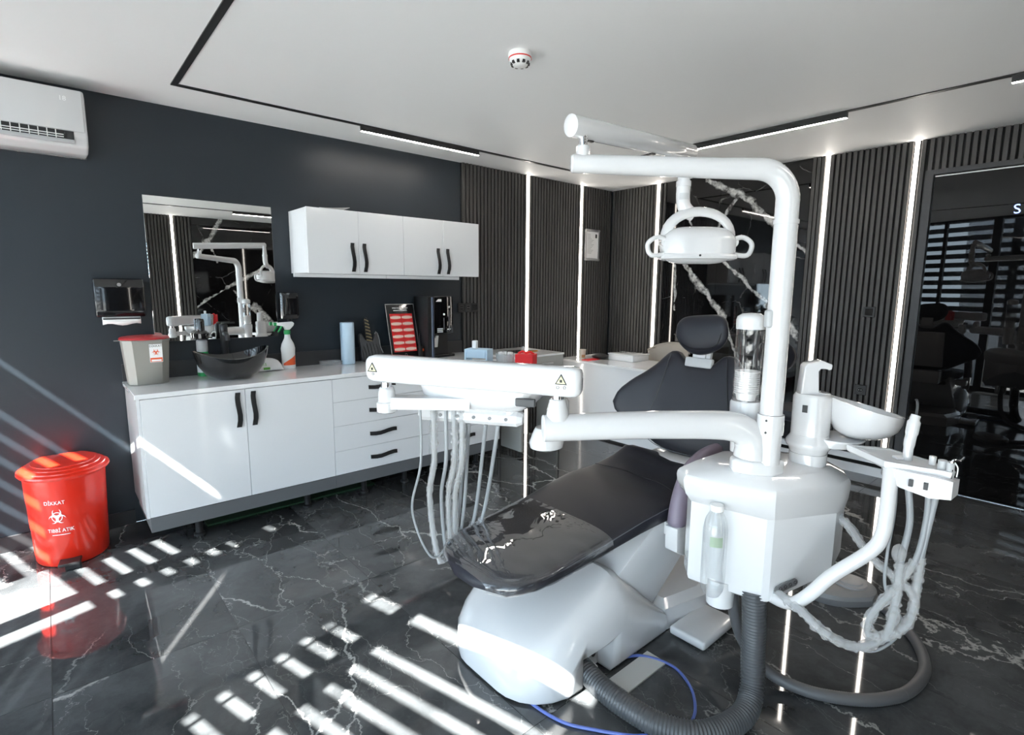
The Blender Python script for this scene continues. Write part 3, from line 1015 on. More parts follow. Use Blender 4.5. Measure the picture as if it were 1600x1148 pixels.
# framed certificate
fr = thing('certificate_frame', (4.468, YA - 0.027, 1.745), 'silver framed certificate with a small portrait on the slatted wall', 'picture frame')
x0, x1, z0, z1, yy = 4.352, 4.588, 1.748, 2.076, YA - 0.0275
for nm, lo, hi in (('frame_rail', (x0 + 0.024, yy - 0.014, z0), (x1 - 0.024, yy, z0 + 0.026)), ('frame_rail', (x0 + 0.024, yy - 0.014, z1 - 0.026), (x1 - 0.024, yy, z1)),
                   ('frame_stile', (x0, yy - 0.014, z0 + 0.024), (x0 + 0.026, yy, z1 - 0.024)), ('frame_stile', (x1 - 0.026, yy - 0.014, z0 + 0.024), (x1, yy, z1 - 0.024))):
    boxo(nm, lo, hi, STEEL, fr, 0.003, 1)
for cx, cz in ((x0 + 0.013, z0 + 0.013), (x1 - 0.013, z0 + 0.013), (x0 + 0.013, z1 - 0.013), (x1 - 0.013, z1 - 0.013)):
    MB().cyl((cx, yy, cz), (cx, yy - 0.016, cz), 0.014, n=16).build('corner_cap', STEEL, fr)
doc = boxo('document', (x0 + 0.026, yy - 0.006, z0 + 0.026), (x1 - 0.026, yy - 0.003, z1 - 0.026), PAPER, fr)
boxo('portrait', (x1 - 0.068, yy - 0.0068, z1 - 0.088), (x1 - 0.040, yy - 0.006, z1 - 0.048), INKB, doc)
for k in range(14):
    zz = z1 - 0.055 - k * 0.015
    L = 0.06 + 0.05 * ((k * 37) % 10) / 10
    boxo('text_line', (x0 + 0.042, yy - 0.0066, zz), (x0 + 0.042 + (L if k > 2 else 0.05), yy - 0.006, zz + 0.003), MGREY, doc)

# ================================================================== ON THE WORKTOP
# sharps / medical waste container
sc_ = thing('sharps_container', (0.41, 3.72, CT), 'taupe sharps container with dark red lid on the worktop end', 'waste container')
def octo(cx, cy, hx, hy, z, ch):
    return [V((cx + hx, cy - hy + ch, z)), V((cx + hx, cy + hy - ch, z)), V((cx + hx - ch, cy + hy, z)), V((cx - hx + ch, cy + hy, z)), V((cx - hx, cy + hy - ch, z)), V((cx - hx, cy - hy + ch, z)), V((cx - hx + ch, cy - hy, z)), V((cx + hx - ch, cy - hy, z))]
cx, cy = 0.413, 3.735
MB().rings([octo(cx, cy, 0.092, 0.085, CT + 0.0005, 0.035), octo(cx, cy, 0.096, 0.088, CT + 0.004, 0.036), octo(cx, cy, 0.113, 0.103, CT + 0.250, 0.042), octo(cx, cy, 0.117, 0.107, CT + 0.251, 0.043), octo(cx, cy, 0.117, 0.107, CT + 0.258, 0.043)]).build('tub', TAUPE, sc_)
MB().lathe((cx, cy, CT + 0.2585), [(0.122, 0), (0.124, 0.006), (0.118, 0.014), (0.112, 0.016), (0.095, 0.016), (0.09, 0.02), (0.0, 0.021)], 36, 1.0, 0.93).build('lid', REDLID, sc_)
boxo('lid_tab', (cx - 0.146, cy - 0.030, CT + 0.254), (cx - 0.112, cy - 0.012, CT + 0.258), TAUPE, sc_)
lb_y = cy - 0.1005
lab = MB()
lab.M = Matrix.Translation((cx + 0.038, cy - 0.1008, CT + 0.182)) @ Matrix.Rotation(math.radians(3.5), 4, 'X')
lab.box((-0.031, -0.0012, -0.052), (0.031, 0.0, 0.052))
lb = lab.build('label', PAPER, sc_)
LM = Matrix.Translation((cx + 0.038, cy - 0.1008, CT + 0.182)) @ Matrix.Rotation(math.radians(3.5), 4, 'X')
def lbl_frame(x, z):
    return LM @ frame((x, -0.0016, z), (1, 0, 0), (0, 0, 1))
text('lettering', 'DİKKAT', 0.0165, lbl_frame(0, 0.041), INKB, lb)
def biohazard(M, r, m, parent):
    mb = MB()
    def arc(c, r0, r1, a0, a1, n=18):
        for i in range(n):
            t0 = a0 + (a1 - a0) * i / n
            t1 = a0 + (a1 - a0) * (i + 1) / n
            q = [(c[0] + rr * math.cos(t), c[1] + rr * math.sin(t)) for rr, t in ((r0, t0), (r1, t0), (r1, t1), (r0, t1))]
            vs = [M @ V((a, b, 0)) for a, b in q]
            mb._add(vs, [(0, 1, 2, 3)])
    for k in range(3):
        a = math.radians(90 + 120 * k)
        c = (0.50 * r * math.cos(a), 0.50 * r * math.sin(a))
        for s in (1, -1):           # crescent, thicker at its root, open outwards
            for i in range(14):
                t0 = a + math.pi + s * (i / 14) * 2.55
                t1 = a + math.pi + s * ((i + 1) / 14) * 2.55
                w0 = 0.20 * (1 - (i / 14) ** 2) * r
                w1 = 0.20 * (1 - ((i + 1) / 14) ** 2) * r
                q = []
                for t, w, ou in ((t0, w0, 1), (t1, w1, 1), (t1, w1, 0), (t0, w0, 0)):
                    rr = 0.48 * r if ou else 0.48 * r - w
                    q.append((c[0] + rr * math.cos(t), c[1] + rr * math.sin(t)))
                mb._add([M @ V((x, y, 0)) for x, y in q], [(0, 1, 2, 3)])
    arc((0, 0), 0.50 * r, 0.58 * r, 0, 2 * math.pi, 36)
    return mb.build('biohazard_sign', m, parent, smooth=False)
biohazard(lbl_frame(0, 0.006), 0.022, INKO, lb)
red_ = MB(); red_.M = LM; red_.box((-0.029, -0.0017, -0.050), (0.029, -0.0013, -0.026)); red_.build('red_band', INKO, lb)
wh_ = MB(); wh_.M = LM; wh_.box((-0.024, -0.0021, -0.047), (0.024, -0.0018, -0.036)); wh_.build('write_field', PAPER, lb)

# vessel basin
bs = thing('vessel_basin', (0.838, 3.605, CT), 'glossy black boat-shaped vessel basin on the worktop', 'basin')
bx, by = 0.838, 3.605
def basin_rings(scale, dz, rev=False):
    out = []
    for (f, z) in [(0.40, 0.0), (0.48, 0.004), (0.70, 0.032), (0.87, 0.080), (0.96, 0.125), (1.0, 0.160)]:
        ring = []
        for k in range(48):
            a = 2 * math.pi * k / 48
            lift = 0.026 * math.cos(2 * a) * (z / 0.160) ** 2 + 0.004 * math.cos(a) * (z / 0.160) ** 2
            ring.append(V((bx + (0.212 * f - scale) * math.cos(a), by + (0.165 * f - scale) * math.sin(a), CT + 0.0005 + z + dz + lift)))
        out.append(ring)
    return out
outer = basin_rings(0, 0)
inner = basin_rings(0.010, 0.012)
inner[-1] = [p - V((0, 0, 0.010)) for p in inner[-1]]
MB().rings(outer + inner[::-1]).build('bowl', BLACKG, bs)
MB().lathe((bx, by, CT + 0.0135), [(0.022, 0), (0.022, 0.004), (0.015, 0.006), (0, 0.006)], 20).build('drain', CHROME, bs)
# tap
fx, fy = 0.845, 3.80
fa = thing('basin_tap', (fx, fy, CT), 'tall matt black basin tap behind the vessel basin', 'tap')
MB().lathe((fx, fy, CT), [(0.026, 0.0005), (0.026, 0.006), (0.020, 0.010), (0.020, 0.24), (0.022, 0.245), (0.022, 0.285), (0.018, 0.29)], 24).build('column', BLACKM, fa)
MB().tube(catmull([(fx, fy - 0.015, CT + 0.235), (fx - 0.005, fy - 0.07, CT + 0.238), (fx - 0.008, fy - 0.11, CT + 0.225), (fx - 0.008, fy - 0.115, CT + 0.205)], 6), 0.013, 14).build('spout', BLACKM, fa)
MB().box((fx - 0.010, fy - 0.010, CT + 0.291), (fx + 0.062, fy + 0.010, CT + 0.300), 0.003, 2).build('lever', BLACKM, fa)
# soap bottle
sx, sy = 0.722, 3.825
sb = thing('soap_bottle', (sx, sy, CT), 'green soap bottle with black pump behind the basin', 'bottle')
MB().lathe((sx, sy, CT), [(0.034, 0.0005), (0.036, 0.01), (0.036, 0.105), (0.030, 0.125), (0.030, 0.128)], 24).build('bottle_body', GREEN, sb)
MB().lathe((sx, sy, CT), [(0.030, 0.1285), (0.032, 0.135), (0.032, 0.185), (0.026, 0.19)], 24).build('ribbed_neck', LGREY, sb)
MB().lathe((sx, sy, CT), [(0.027, 0.1905), (0.044, 0.20), (0.046, 0.225), (0.030, 0.238), (0.022, 0.24), (0.022, 0.29), (0.018, 0.30)], 24).build('pump_cap', BLACKG, sb)
MB().lathe((sx, sy, CT), [(0.0365, 0.02), (0.0365, 0.06)], 24, cap=False).build('label_band', INKW, sb)
# wet wipes
wx, wy = 1.085, 3.79
wp = thing('wipes_pack', (wx, wy, CT), 'white soft pack of wet wipes with green print', 'wipes pack')
rings = []
for i in range(13):
    u = -1 + 2 * i / 12
    h = 0.052 * (1 - abs(u) ** 4) + 0.004
    w = 0.052 * (1 - 0.25 * abs(u) ** 6)
    ring = []
    for k in range(16):
        a = 2 * math.pi * k / 16
        ca, sa = math.cos(a), math.sin(a)
        e = 0.45
        ring.append(V((wx + 0.105 * u + 0.002 * math.sin(9 * a + 5 * u), wy + w * math.copysign(abs(ca) ** e, ca), CT + 0.001 + h / 2 * (1 + math.copysign(abs(sa) ** e, sa)))))
    rings.append(ring)
MB().rings(rings).build('pack', PAPER, wp)
text('lettering', "ren's", 0.026, frame((wx - 0.035, wy - 0.0535, CT + 0.036), (1, 0, 0), (0, 0, 1)), INKG, wp)
boxo('green_badge', (wx - 0.03, wy - 0.0540, CT + 0.010), (wx + 0.012, wy - 0.0528, CT + 0.020), INKG, wp)
# spray bottle
px, py = 1.245, 3.815
sp = thing('spray_bottle', (px, py, CT), 'white spray bottle with green trigger beside the wipes', 'spray bottle')
MB().lathe((px, py, CT), [(0.036, 0.0005), (0.038, 0.006), (0.038, 0.085), (0.040, 0.11), (0.034, 0.135), (0.018, 0.165), (0.015, 0.185)], 28, 1.0, 0.72).build('bottle_body', WHITEM, sp)
MB().lathe((px, py, CT), [(0.016, 0.186), (0.018, 0.19), (0.018, 0.207), (0.014, 0.21)], 20).build('collar', GREEN, sp)
MB().prism([(px + 0.040, CT + 0.245), (px + 0.035, CT + 0.232), (px + 0.012, CT + 0.2105), (px - 0.012, CT + 0.2105), (px - 0.016, CT + 0.232), (px - 0.058, CT + 0.236), (px - 0.058, CT + 0.250), (px + 0.030, CT + 0.254)], py - 0.011, py + 0.011, 0.003, 2, axis='y').build('spray_head', WHITEM, sp)
MB().tube([(px - 0.026, py, CT + 0.235), (px - 0.034, py, CT + 0.220), (px - 0.050, py, CT + 0.200)], [0.006, 0.006, 0.004], 10).build('trigger', GREEN, sp)
MB().cyl((px - 0.058, py, CT + 0.243), (px - 0.072, py, CT + 0.243), 0.010, n=12).build('nozzle', GREEN, sp)
rw = MB()
for i in range(10):
    pass
ring_lo = []
rows = []
for i in range(15):
    a = math.radians(-150 + 120 * i / 14)
    h0 = 0.020
    h1 = 0.030 + 0.045 * (i / 14)
    rows.append([V((px + 0.0386 * math.cos(a), py + 0.0386 * 0.72 * math.sin(a) - 0.0004, CT + h)) for h in (h0, h1)])
rw.grid(rows)
rw.build('red_label', INKO, sp)
# clear box
cb = thing('clear_box', (1.565, 3.80, CT), 'flat clear plastic box lying on the worktop', 'box')
boxo('box_body', (1.495, 3.755, CT + 0.0005), (1.632, 3.845, CT + 0.024), SLEEVE, cb, 0.003, 2)
boxo('box_lid', (1.492, 3.752, CT + 0.0245), (1.635, 3.848, CT + 0.030), SLEEVE, cb, 0.002, 2)
# blue roll
rx, ry = 1.665, 3.78
rl = thing('paper_roll', (rx, ry, CT), 'pale blue paper roll standing upright on the worktop', 'paper roll')
MB().lathe((rx, ry, CT), [(0.012, 0.0005), (0.048, 0.0005), (0.050, 0.004), (0.050, 0.236), (0.048, 0.24), (0.014, 0.24)], 32).build('roll', BLUEP, rl)
rows = []
for i in range(8):
    a = math.radians(180 - i * 9)
    rr = 0.051 + 0.016 * ((7 - i) / 7) ** 2 * 0.6
    rows.append([V((rx + rr * math.cos(a), ry + rr * math.sin(a) - 0.02 * (7 - i) / 7, CT + z)) for z in (0.09, 0.15, 0.2395)])
o = MB().grid(rows).build('loose_sheet', BLUEP, rl)
sol = o.modifiers.new('thick', 'SOLIDIFY'); sol.thickness = 0.0015
MB().lathe((rx, ry, CT), [(0.0135, 0.02), (0.0135, 0.2395)], 20, cap=False).build('core', TAUPE, rl)
# guitar ornament
gt = thing('guitar_ornament', (1.90, 3.82, CT), 'small grey striped guitar-shaped ornament leaning on the wall', 'ornament')
GM = Matrix.Translation((1.90, 3.80, CT + 0.001)) @ Matrix.Rotation(math.radians(-10), 4, 'X') @ Matrix.Rotation(math.radians(-4), 4, 'Y')
pts = [(-0.070, 0.012), (-0.045, 0.0), (0.045, 0.0), (0.075, 0.012), (0.082, 0.04), (0.068, 0.08), (0.070, 0.125), (0.064, 0.165), (0.052, 0.178), (0.042, 0.165), (0.036, 0.135), (0.022, 0.118), (-0.020, 0.118), (-0.036, 0.14), (-0.044, 0.17), (-0.054, 0.182), (-0.068, 0.168), (-0.074, 0.13), (-0.066, 0.085), (-0.078, 0.04)]
gb = MB(); gb.M = GM
gb.prism([(a, b) for a, b in pts], -0.014, 0.014, 0.004, 2, axis='y')
gbo = gb.build('body', DGREY, gt)
for k in range(7):
    x = -0.066 + k * 0.022
    zt = 0.112 if abs(x) < 0.03 else 0.10
    sm_ = MB(); sm_.M = GM
    sm_.tube(catmull([(x, -0.0150, 0.012), (x + 0.004, -0.0150, 0.05), (x - 0.003, -0.0150, zt)], 4), 0.0018, 6)
    sm_.build('stripe', BLACKM, gbo)
rim = MB(); rim.M = GM
rim.tube([(a, -0.0145, b) for a, b in pts[4:10]], 0.003, 6)
rim.build('silver_edge', STEEL, gbo)
nk = MB(); nk.M = GM
nk.prism([(-0.024, 0.10), (0.024, 0.10), (0.014, 0.25), (0.008, 0.272), (-0.008, 0.272), (-0.016, 0.25)], -0.009, 0.009, 0.003, 2, axis='y')
nko = nk.build('neck', BLACKM, gt)
BRASS = mat('dull_gold_stripe', (0.24, 0.19, 0.10), 0.45)
for k in range(7):
    z = 0.125 + k * 0.021
    w = 0.020 - 0.0012 * k
    bnd = MB(); bnd.M = GM
    bnd.tube(catmull([(-w, -0.0100, z + 0.010), (0, -0.0118, z + 0.004), (w, -0.0100, z - 0.004)], 4), 0.0034, 6)
    bnd.build('fret_band', BRASS, nko)
# tooth chart board
tb = thing('tooth_chart', (2.20, 3.80, CT), 'black display board with twelve pictures of teeth on red', 'display board')
TM = Matrix.Translation((2.198, 3.735, CT + 0.001)) @ Matrix.Rotation(math.radians(-14), 4, 'X')
tbm = MB(); tbm.M = TM
tbm.box((-0.110, -0.004, 0.0), (0.110, 0.004, 0.372), 0.002, 1)
tbo = tbm.build('board', BLACKG, tb)
for lo, hi in (((-0.110, -0.006, 0), (-0.106, -0.0042, 0.372)), ((0.106, -0.006, 0), (0.110, -0.0042, 0.372)), ((-0.1055, -0.006, 0.368), (0.1055, -0.0042, 0.372)), ((-0.1055, -0.006, 0), (0.1055, -0.0042, 0.004))):
    e = MB(); e.M = TM; e.box(lo, hi); e.build('silver_trim', STEEL, tbo)
GUM = mat('red_gum_print', (0.70, 0.012, 0.012), 0.45, var=0.5, vscale=40)
TOOTH = mat('tooth_print', (0.82, 0.68, 0.58), 0.4)
for r in range(6):
    for c in range(2):
        x0 = -0.086 + c * 0.087
        z0 = 0.052 + r * 0.0425
        g = MB(); g.M = TM
        g.box((x0, -0.0050, z0), (x0 + 0.086, -0.0042, z0 + 0.0415))
        gp = g.build('tooth_picture', GUM, tbo)
        tt = MB(); tt.M = TM
        for k in range(8):
            cx_ = x0 + 0.008 + k * 0.010
            hh = 0.013 - 0.0004 * (k - 3.5) ** 2
            q = [V((cx_ + 0.0048 * math.cos(2 * math.pi * j / 10), -0.0055, z0 + 0.017 + hh * math.sin(2 * math.pi * j / 10))) for j in range(10)]
            tt._add(q, [tuple(range(10))])
        tt.build('teeth', TOOTH, gp)
text('title', 'SMILE DESIGN GUIDE', 0.0125, TM @ frame((0, -0.0048, 0.344), (1, 0, 0), (0, 0, 1)), INKW, tbo)
sl_ = MB(); sl_.M = TM; sl_.box((-0.052, -0.0048, 0.326), (0.052, -0.0043, 0.330)); sl_.build('subtitle_line', INKW, tbo)
lg = MB(); lg.M = TM @ Matrix.Translation((0, -0.0048, 0.030))
lg.tube([(0.008 * math.cos(2 * math.pi * k / 20), 0, 0.008 * math.sin(2 * math.pi * k / 20)) for k in range(21)], 0.0012, 5)
lg.build('round_logo', MGREY, tbo)
# phone handset with aerial
ph = thing('radio_handset', (2.43, 3.72, CT), 'small black radio handset with aerial and red button', 'handset')
boxo('body', (2.412, 3.705, CT + 0.0005), (2.452, 3.735, CT + 0.095), BLACKM, ph, 0.006, 2)
MB().cyl((2.424, 3.72, CT + 0.0945), (2.424, 3.72, CT + 0.185), 0.0045, 0.003, 10).build('aerial', BLACKM, ph)
boxo('red_button', (2.438, 3.7035, CT + 0.055), (2.450, 3.7047, CT + 0.072), INKO, ph)
# cup/drink machine
dm = thing('drink_machine', (2.58, 3.76, CT), 'tall black dispensing machine at the slatted end of the worktop', 'dispenser')
boxo('side_housing', (2.474, 3.655, CT + 0.0005), (2.530, 3.870, CT + 0.385), BLACKM, dm, 0.006, 2)
boxo('upper_housing', (2.5305, 3.665, CT + 0.150), (2.690, 3.870, CT + 0.385), BLACKG, dm, 0.004, 2)
boxo('rear_housing', (2.5305, 3.75, CT + 0.0005), (2.690, 3.870, CT + 0.1495), BLACKM, dm)
boxo('drip_tray', (2.5305, 3.66, CT + 0.0005), (2.700, 3.749, CT + 0.018), BLACKG, dm, 0.003, 1)
MB().cyl((2.512, 3.652, CT + 0.01), (2.512, 3.652, CT + 0.38), 0.010, n=14).build('blue_edge_tube', mat('dark_blue_tube', (0.03, 0.045, 0.08), 0.2), dm)
MB().prism([(2.546, CT + 0.352), (2.592, CT + 0.352), (2.592, CT + 0.368), (2.566, CT + 0.368)], 3.6632, 3.6648, axis='y').build('logo', INKW, dm)
for x, z0, z1 in ((2.612, 0.175, 0.272), (2.655, 0.165, 0.318)):
    boxo('slider_slot', (x - 0.003, 3.6632, CT + z0), (x + 0.003, 3.6648, CT + z1 - 0.02), MGREY, dm)
    MB().cyl((x, 3.6648, CT + z1), (x, 3.661, CT + z1), 0.007, n=16).build('slider_knob', WHITEM, dm)
for k in range(3):
    boxo('text_line', (2.556, 3.6636, CT + 0.160 + k * 0.010), (2.602, 3.6648, CT + 0.165 + k * 0.010), INKW, dm)
boxo('text_line', (2.640, 3.6636, CT + 0.175), (2.668, 3.6648, CT + 0.180), INKW, dm)
MB().prism([(2.548, CT + 0.135), (2.565, CT + 0.115), (2.572, CT + 0.118), (2.580, CT + 0.135), (2.598, CT + 0.135), (2.588, CT + 0.062), (2.560, CT + 0.062)], 3.72, 3.735, 0.002, 1, axis='y').build('cup_sign', WHITEM, dm)
pf = MB()
pf.grid([[V((2.66, 3.46, CT + 0.0015)), V((2.83 - 0.06, 3.50, CT + 0.0015))], [V((2.60, 3.55, CT + 0.03)), V((2.70, 3.60, CT + 0.012))], [V((2.62, 3.62, CT + 0.0015)), V((2.73, 3.64, CT + 0.0015))]])
o = pf.build('folded_paper', PAPER)
sol = o.modifiers.new('thick', 'SOLIDIFY'); sol.thickness = 0.001; sol.offset = 1
tag(o, 'folded white paper near the black dispensing machine', 'paper')

# ================================================================== RED WASTE BIN
bn = thing('pedal_bin', (-0.015, 3.60, 0), 'red pedal bin with white hazard print beside the cabinets', 'waste bin')
BCX, BCY = -0.006, 3.655
def half(cx, cy, rx, ry, flat, z, n=40):
    """oval flattened at the back"""
    ring = []
    for k in range(n):
        a = 2 * math.pi * k / n
        y = ry * math.sin(a)
        ring.append(V((cx + rx * math.cos(a), cy + min(y, flat), z)))
    return ring
MB().rings([half(BCX, BCY, 0.155, 0.186, 0.161, 0.004), half(BCX, BCY, 0.158, 0.190, 0.161, 0.012), half(BCX, BCY, 0.175, 0.208, 0.168, 0.468)]).build('body', RED, bn)
LZ = 0.468
MB().rings([half(BCX, BCY, 0.188, 0.220, 0.178, LZ + 0.001), half(BCX, BCY, 0.196, 0.227, 0.181, LZ + 0.012), half(BCX, BCY, 0.194, 0.225, 0.181, LZ + 0.020), half(BCX, BCY, 0.178, 0.209, 0.171, LZ + 0.028), half(BCX, BCY, 0.176, 0.208, 0.169, LZ + 0.034),
            half(BCX, BCY, 0.158, 0.189, 0.153, LZ + 0.042), half(BCX, BCY, 0.156, 0.187, 0.152, LZ + 0.047), half(BCX, BCY, 0.136, 0.164, 0.134, LZ + 0.053), half(BCX, BCY, 0.134, 0.163, 0.133, LZ + 0.057), half(BCX, BCY, 0.08, 0.095, 0.080, LZ + 0.064), half(BCX, BCY, 0.02, 0.026, 0.015, LZ + 0.066)]).build('lid', RED, bn, angle=25)
MB().cyl((BCX + 0.0, BCY + 0.182, LZ + 0.020), (BCX + 0.05, BCY + 0.182, LZ + 0.020), 0.010, n=10).build('hinge', RED, bn)
PD = MB()
PD.M = Matrix.Translation((BCX - 0.015, BCY - 0.185, 0.03)) @ Matrix.Rotation(math.radians(-8), 4, 'Z')
PD.box((-0.045, -0.075, 0.0), (0.045, 0.02, 0.014), 0.003, 1)
pd_o = PD.build('pedal', BLACKM, bn)
PS = MB()
PS.M = Matrix.Translation((BCX - 0.005, BCY - 0.185, 0.0)) @ Matrix.Rotation(math.radians(-8), 4, 'Z')
PS.box((-0.03, -0.055, 0.002), (0.03, 0.01, 0.029))
PS.build('pedal_support', BLACKM, bn)
def on_bin(ang0, z0):
    def f(p):
        z = z0 + p.y
        t = max(0, min(1, (z - 0.012) / 0.456))
        rx, ry = 0.158 + 0.017 * t + 0.0012, 0.1903 + 0.0173 * t + 0.0012
        a = ang0 + p.x / 0.20
        return V((BCX + rx * math.cos(a), BCY + ry * math.sin(a), z)) + V((math.cos(a), math.sin(a), 0)) * p.z
    return f
AN = math.radians(-109)
text('lettering', 'DİKKAT', 0.027, None, INKW, bn, bend=on_bin(AN, 0.352))
text('lettering', 'TIBBİ ATIK', 0.027, None, INKW, bn, bend=on_bin(AN + 0.08, 0.203))
rows = []
for i in range(9):
    rows.append([on_bin(AN + 0.08, 0.180)(V((-0.045 + 0.01125 * i, dz, 0.0004))) for dz in (-0.0015, 0.0015)])
MB().grid(rows).build('print_line', INKW, bn)
bh = biohazard(Matrix.Identity(4), 0.046, INKW, bn)
for v in bh.data.vertices:
    w = v.co + world_loc(bn)
    v.co = on_bin(AN + 0.03, 0.277)(V((w.x, w.y, 0.0004))) - world_loc(bn)

# true sizes of the small things on the worktop, scaled about their feet
for o_, s_, x_ in ((sp, (1.2, 1.2, 1.28), None), (rl, (1, 1, 1.28), None), (gt, (1.15, 1.15, 1.24), 1.866), (tb, (1.16, 1.16, 1.2), 2.128), (ph, (1.0, 1.1, 1.1), 2.252),
                   (dm, (1.17, 1.0, 1.29), 2.406), (cb, (1, 1, 1), 1.54), (sb, (1.0, 1.0, 1.2), None), (fa, (1.1, 1.1, 1.12), None), (wp, (1.0, 1.0, 1.5), None)):
    o_.scale = s_
    if x_:
        o_.location.x = x_
# ================================================================== DENTAL CHAIR
def superring(cx, cy, hx, hy, z, e=0.5, n=40):
    r = []
    for k in range(n):
        a = 2 * math.pi * k / n
        ca, sa = math.cos(a), math.sin(a)
        r.append(V((cx + hx * math.copysign(abs(ca) ** e, ca), cy + hy * math.copysign(abs(sa) ** e, sa), z)))
    return r
def cut(o, lo, hi):
    """cut a box out of a mesh object (world coordinates)"""
    c = MB().box(lo, hi).build('cutter', BACK)
    md = o.modifiers.new('cut', 'BOOLEAN')
    md.operation = 'DIFFERENCE'
    md.solver = 'EXACT'
    md.object = c
    bpy.context.view_layer.update()
    dg = bpy.context.evaluated_depsgraph_get()
    me = bpy.data.meshes.new_from_object(o.evaluated_get(dg))
    o.modifiers.clear()
    o.data = me
    bpy.data.objects.remove(c, do_unlink=True)
    return o

CY = 1.43
ch = thing('dental_chair', (1.75, CY, 0), 'dark grey leather dental chair on a glossy white base', 'dental chair')
# -- base body: sections along x
rings = []
for x, hw, zt, sh in [(1.100, 0.10, 0.10, 0.05), (1.105, 0.14, 0.125, 0.07), (1.125, 0.19, 0.15, 0.09), (1.16, 0.235, 0.18, 0.11), (1.21, 0.268, 0.212, 0.135), (1.27, 0.288, 0.245, 0.165), (1.36, 0.293, 0.285, 0.195), (1.46, 0.295, 0.325, 0.225), (1.555, 0.296, 0.362, 0.25), (1.60, 0.296, 0.345, 0.24), (1.72, 0.296, 0.235, 0.17), (1.86, 0.296, 0.105, 0.085)]:
    inn = min(0.085, hw * 0.42)
    pr = []
    y0, y1 = CY - hw, CY + hw
    pr += [(y0 + 0.006, 0.010), (y0, 0.022), (y0, sh * 0.6), (y0 + 0.004, sh), (y0 + 0.02, sh + (zt - sh) * 0.35), (y0 + inn * 0.6, zt - (zt - sh) * 0.22), (y0 + inn, zt - 0.006), (y0 + inn + min(0.03, hw * 0.15), zt)]
    pr += [(y1 - inn - min(0.03, hw * 0.15), zt), (y1 - inn, zt - 0.006), (y1 - inn * 0.6, zt - (zt - sh) * 0.22), (y1 - 0.02, sh + (zt - sh) * 0.35), (y1 - 0.004, sh), (y1, sh * 0.6), (y1, 0.022), (y1 - 0.006, 0.010)]
    rings.append([V((x, y, z)) for y, z in pr])
bb = MB().rings(rings).build('base_cover', WHITE, ch, angle=32)
cut_ok = cut(bb, (1.335, 1.05, -0.05), (1.492, 1.33, 0.132))
boxo('base_skid', (1.16, CY - 0.22, 0.0), (1.84, CY + 0.24, 0.010), BLACKM, ch)
sp_ = boxo('socket_panel', (1.400, 1.200, 0.012), (1.488, 1.225, 0.126), LGREY, ch)
for k, (x, z) in enumerate(((1.462, 0.095), (1.462, 0.062))):
    MB().cyl((x, 1.1995, z), (x, 1.196, z), 0.011, n=16).build('round_port', BLACKM, sp_)
boxo('white_switch', (1.415, 1.194, 0.090), (1.440, 1.1995, 0.112), WHITEM, sp_)
MB().cyl((1.432, 1.1995, 0.045), (1.432, 1.160, 0.038), 0.014, 0.011, 12).build('power_plug', WHITEM, sp_)
# -- lift arm
MB().prism([(1.56, 0.20), (1.83, 0.10), (2.12, 0.32), (2.30, 0.47), (2.30, 0.525), (1.93, 0.525), (1.60, 0.335)], CY - 0.235, CY + 0.20, 0.012, 2, axis='y').build('lift_arm', WHITE, ch)
# -- rear floor cover and foot plate
MB().rings([[V((x, y, z)) for x, y in ((1.865, 1.15), (2.10, 1.10), (2.42, 1.16), (2.48, 1.40), (2.42, 1.68), (1.865, 1.70))] for z in (0.004, 0.10)] + [[V((x, y, 0.125)) for x, y in ((1.90, 1.18), (2.10, 1.14), (2.38, 1.20), (2.44, 1.40), (2.38, 1.64), (1.90, 1.66))]]).build('rear_cover', WHITE, ch, angle=25)
MB().box((1.86, 0.962, 0.006), (2.13, 1.125, 0.045), 0.014, 3).build('foot_plate', WHITE, ch)
boxo('foot_plate_pad', (1.875, 0.975, 0.0), (2.115, 1.11, 0.006), BLACKM, ch)
# -- seat and foot section
def seat_sections(xa, xb, grow=0.0, n=44, top=True):
    out = []
    N = 30
    for i in range(N + 1):
        x = xa + (xb - xa) * i / N
        hw = interp(x, [1.02, 1.03, 1.05, 1.09, 1.15, 1.25, 1.55, 1.85, 2.0, 2.10, 2.2, 2.30, 2.36], [0.06, 0.13, 0.175, 0.212, 0.236, 0.248, 0.262, 0.275, 0.272, 0.258, 0.238, 0.22, 0.17])
        zt = interp(x, [1.02, 1.05, 1.12, 1.25, 1.5, 1.7, 1.85, 2.0, 2.12, 2.24, 2.36], [0.455, 0.478, 0.494, 0.508, 0.538, 0.565, 0.578, 0.572, 0.578, 0.60, 0.585])
        th = interp(x, [1.02, 1.06, 1.15, 1.4, 1.9, 2.36], [0.030, 0.056, 0.066, 0.075, 0.10, 0.10])
        side = interp(x, [1.0, 1.55, 1.80, 2.0, 2.15, 2.24, 2.36], [0.0, 0.0, 0.012, 0.02, 0.045, 0.075, 0.04])      # raised far bolster
        hw += grow
        zt += grow
        th += grow * 1.4
        ring = []
        for k in range(n):
            a = 2 * math.pi * k / n
            ca, sa = math.cos(a), math.sin(a)
            y = hw * math.copysign(abs(ca) ** 0.42, ca)
            s = math.copysign(abs(sa) ** (0.5 if sa > 0 else 0.30), sa)
            z = zt - th / 2 + th / 2 * s
            if sa > 0:
                f = abs(y) / hw
                z += -0.010 * f * f + side * (max(0, y / hw) ** 1.6) + 0.35 * side * (max(0, -y / hw) ** 2)
            ring.append(V((x, CY + y, z)))
        out.append(ring)
    return out
seat = MB().rings(seat_sections(1.02, 2.36)).build('seat', LEATH, ch, angle=60)
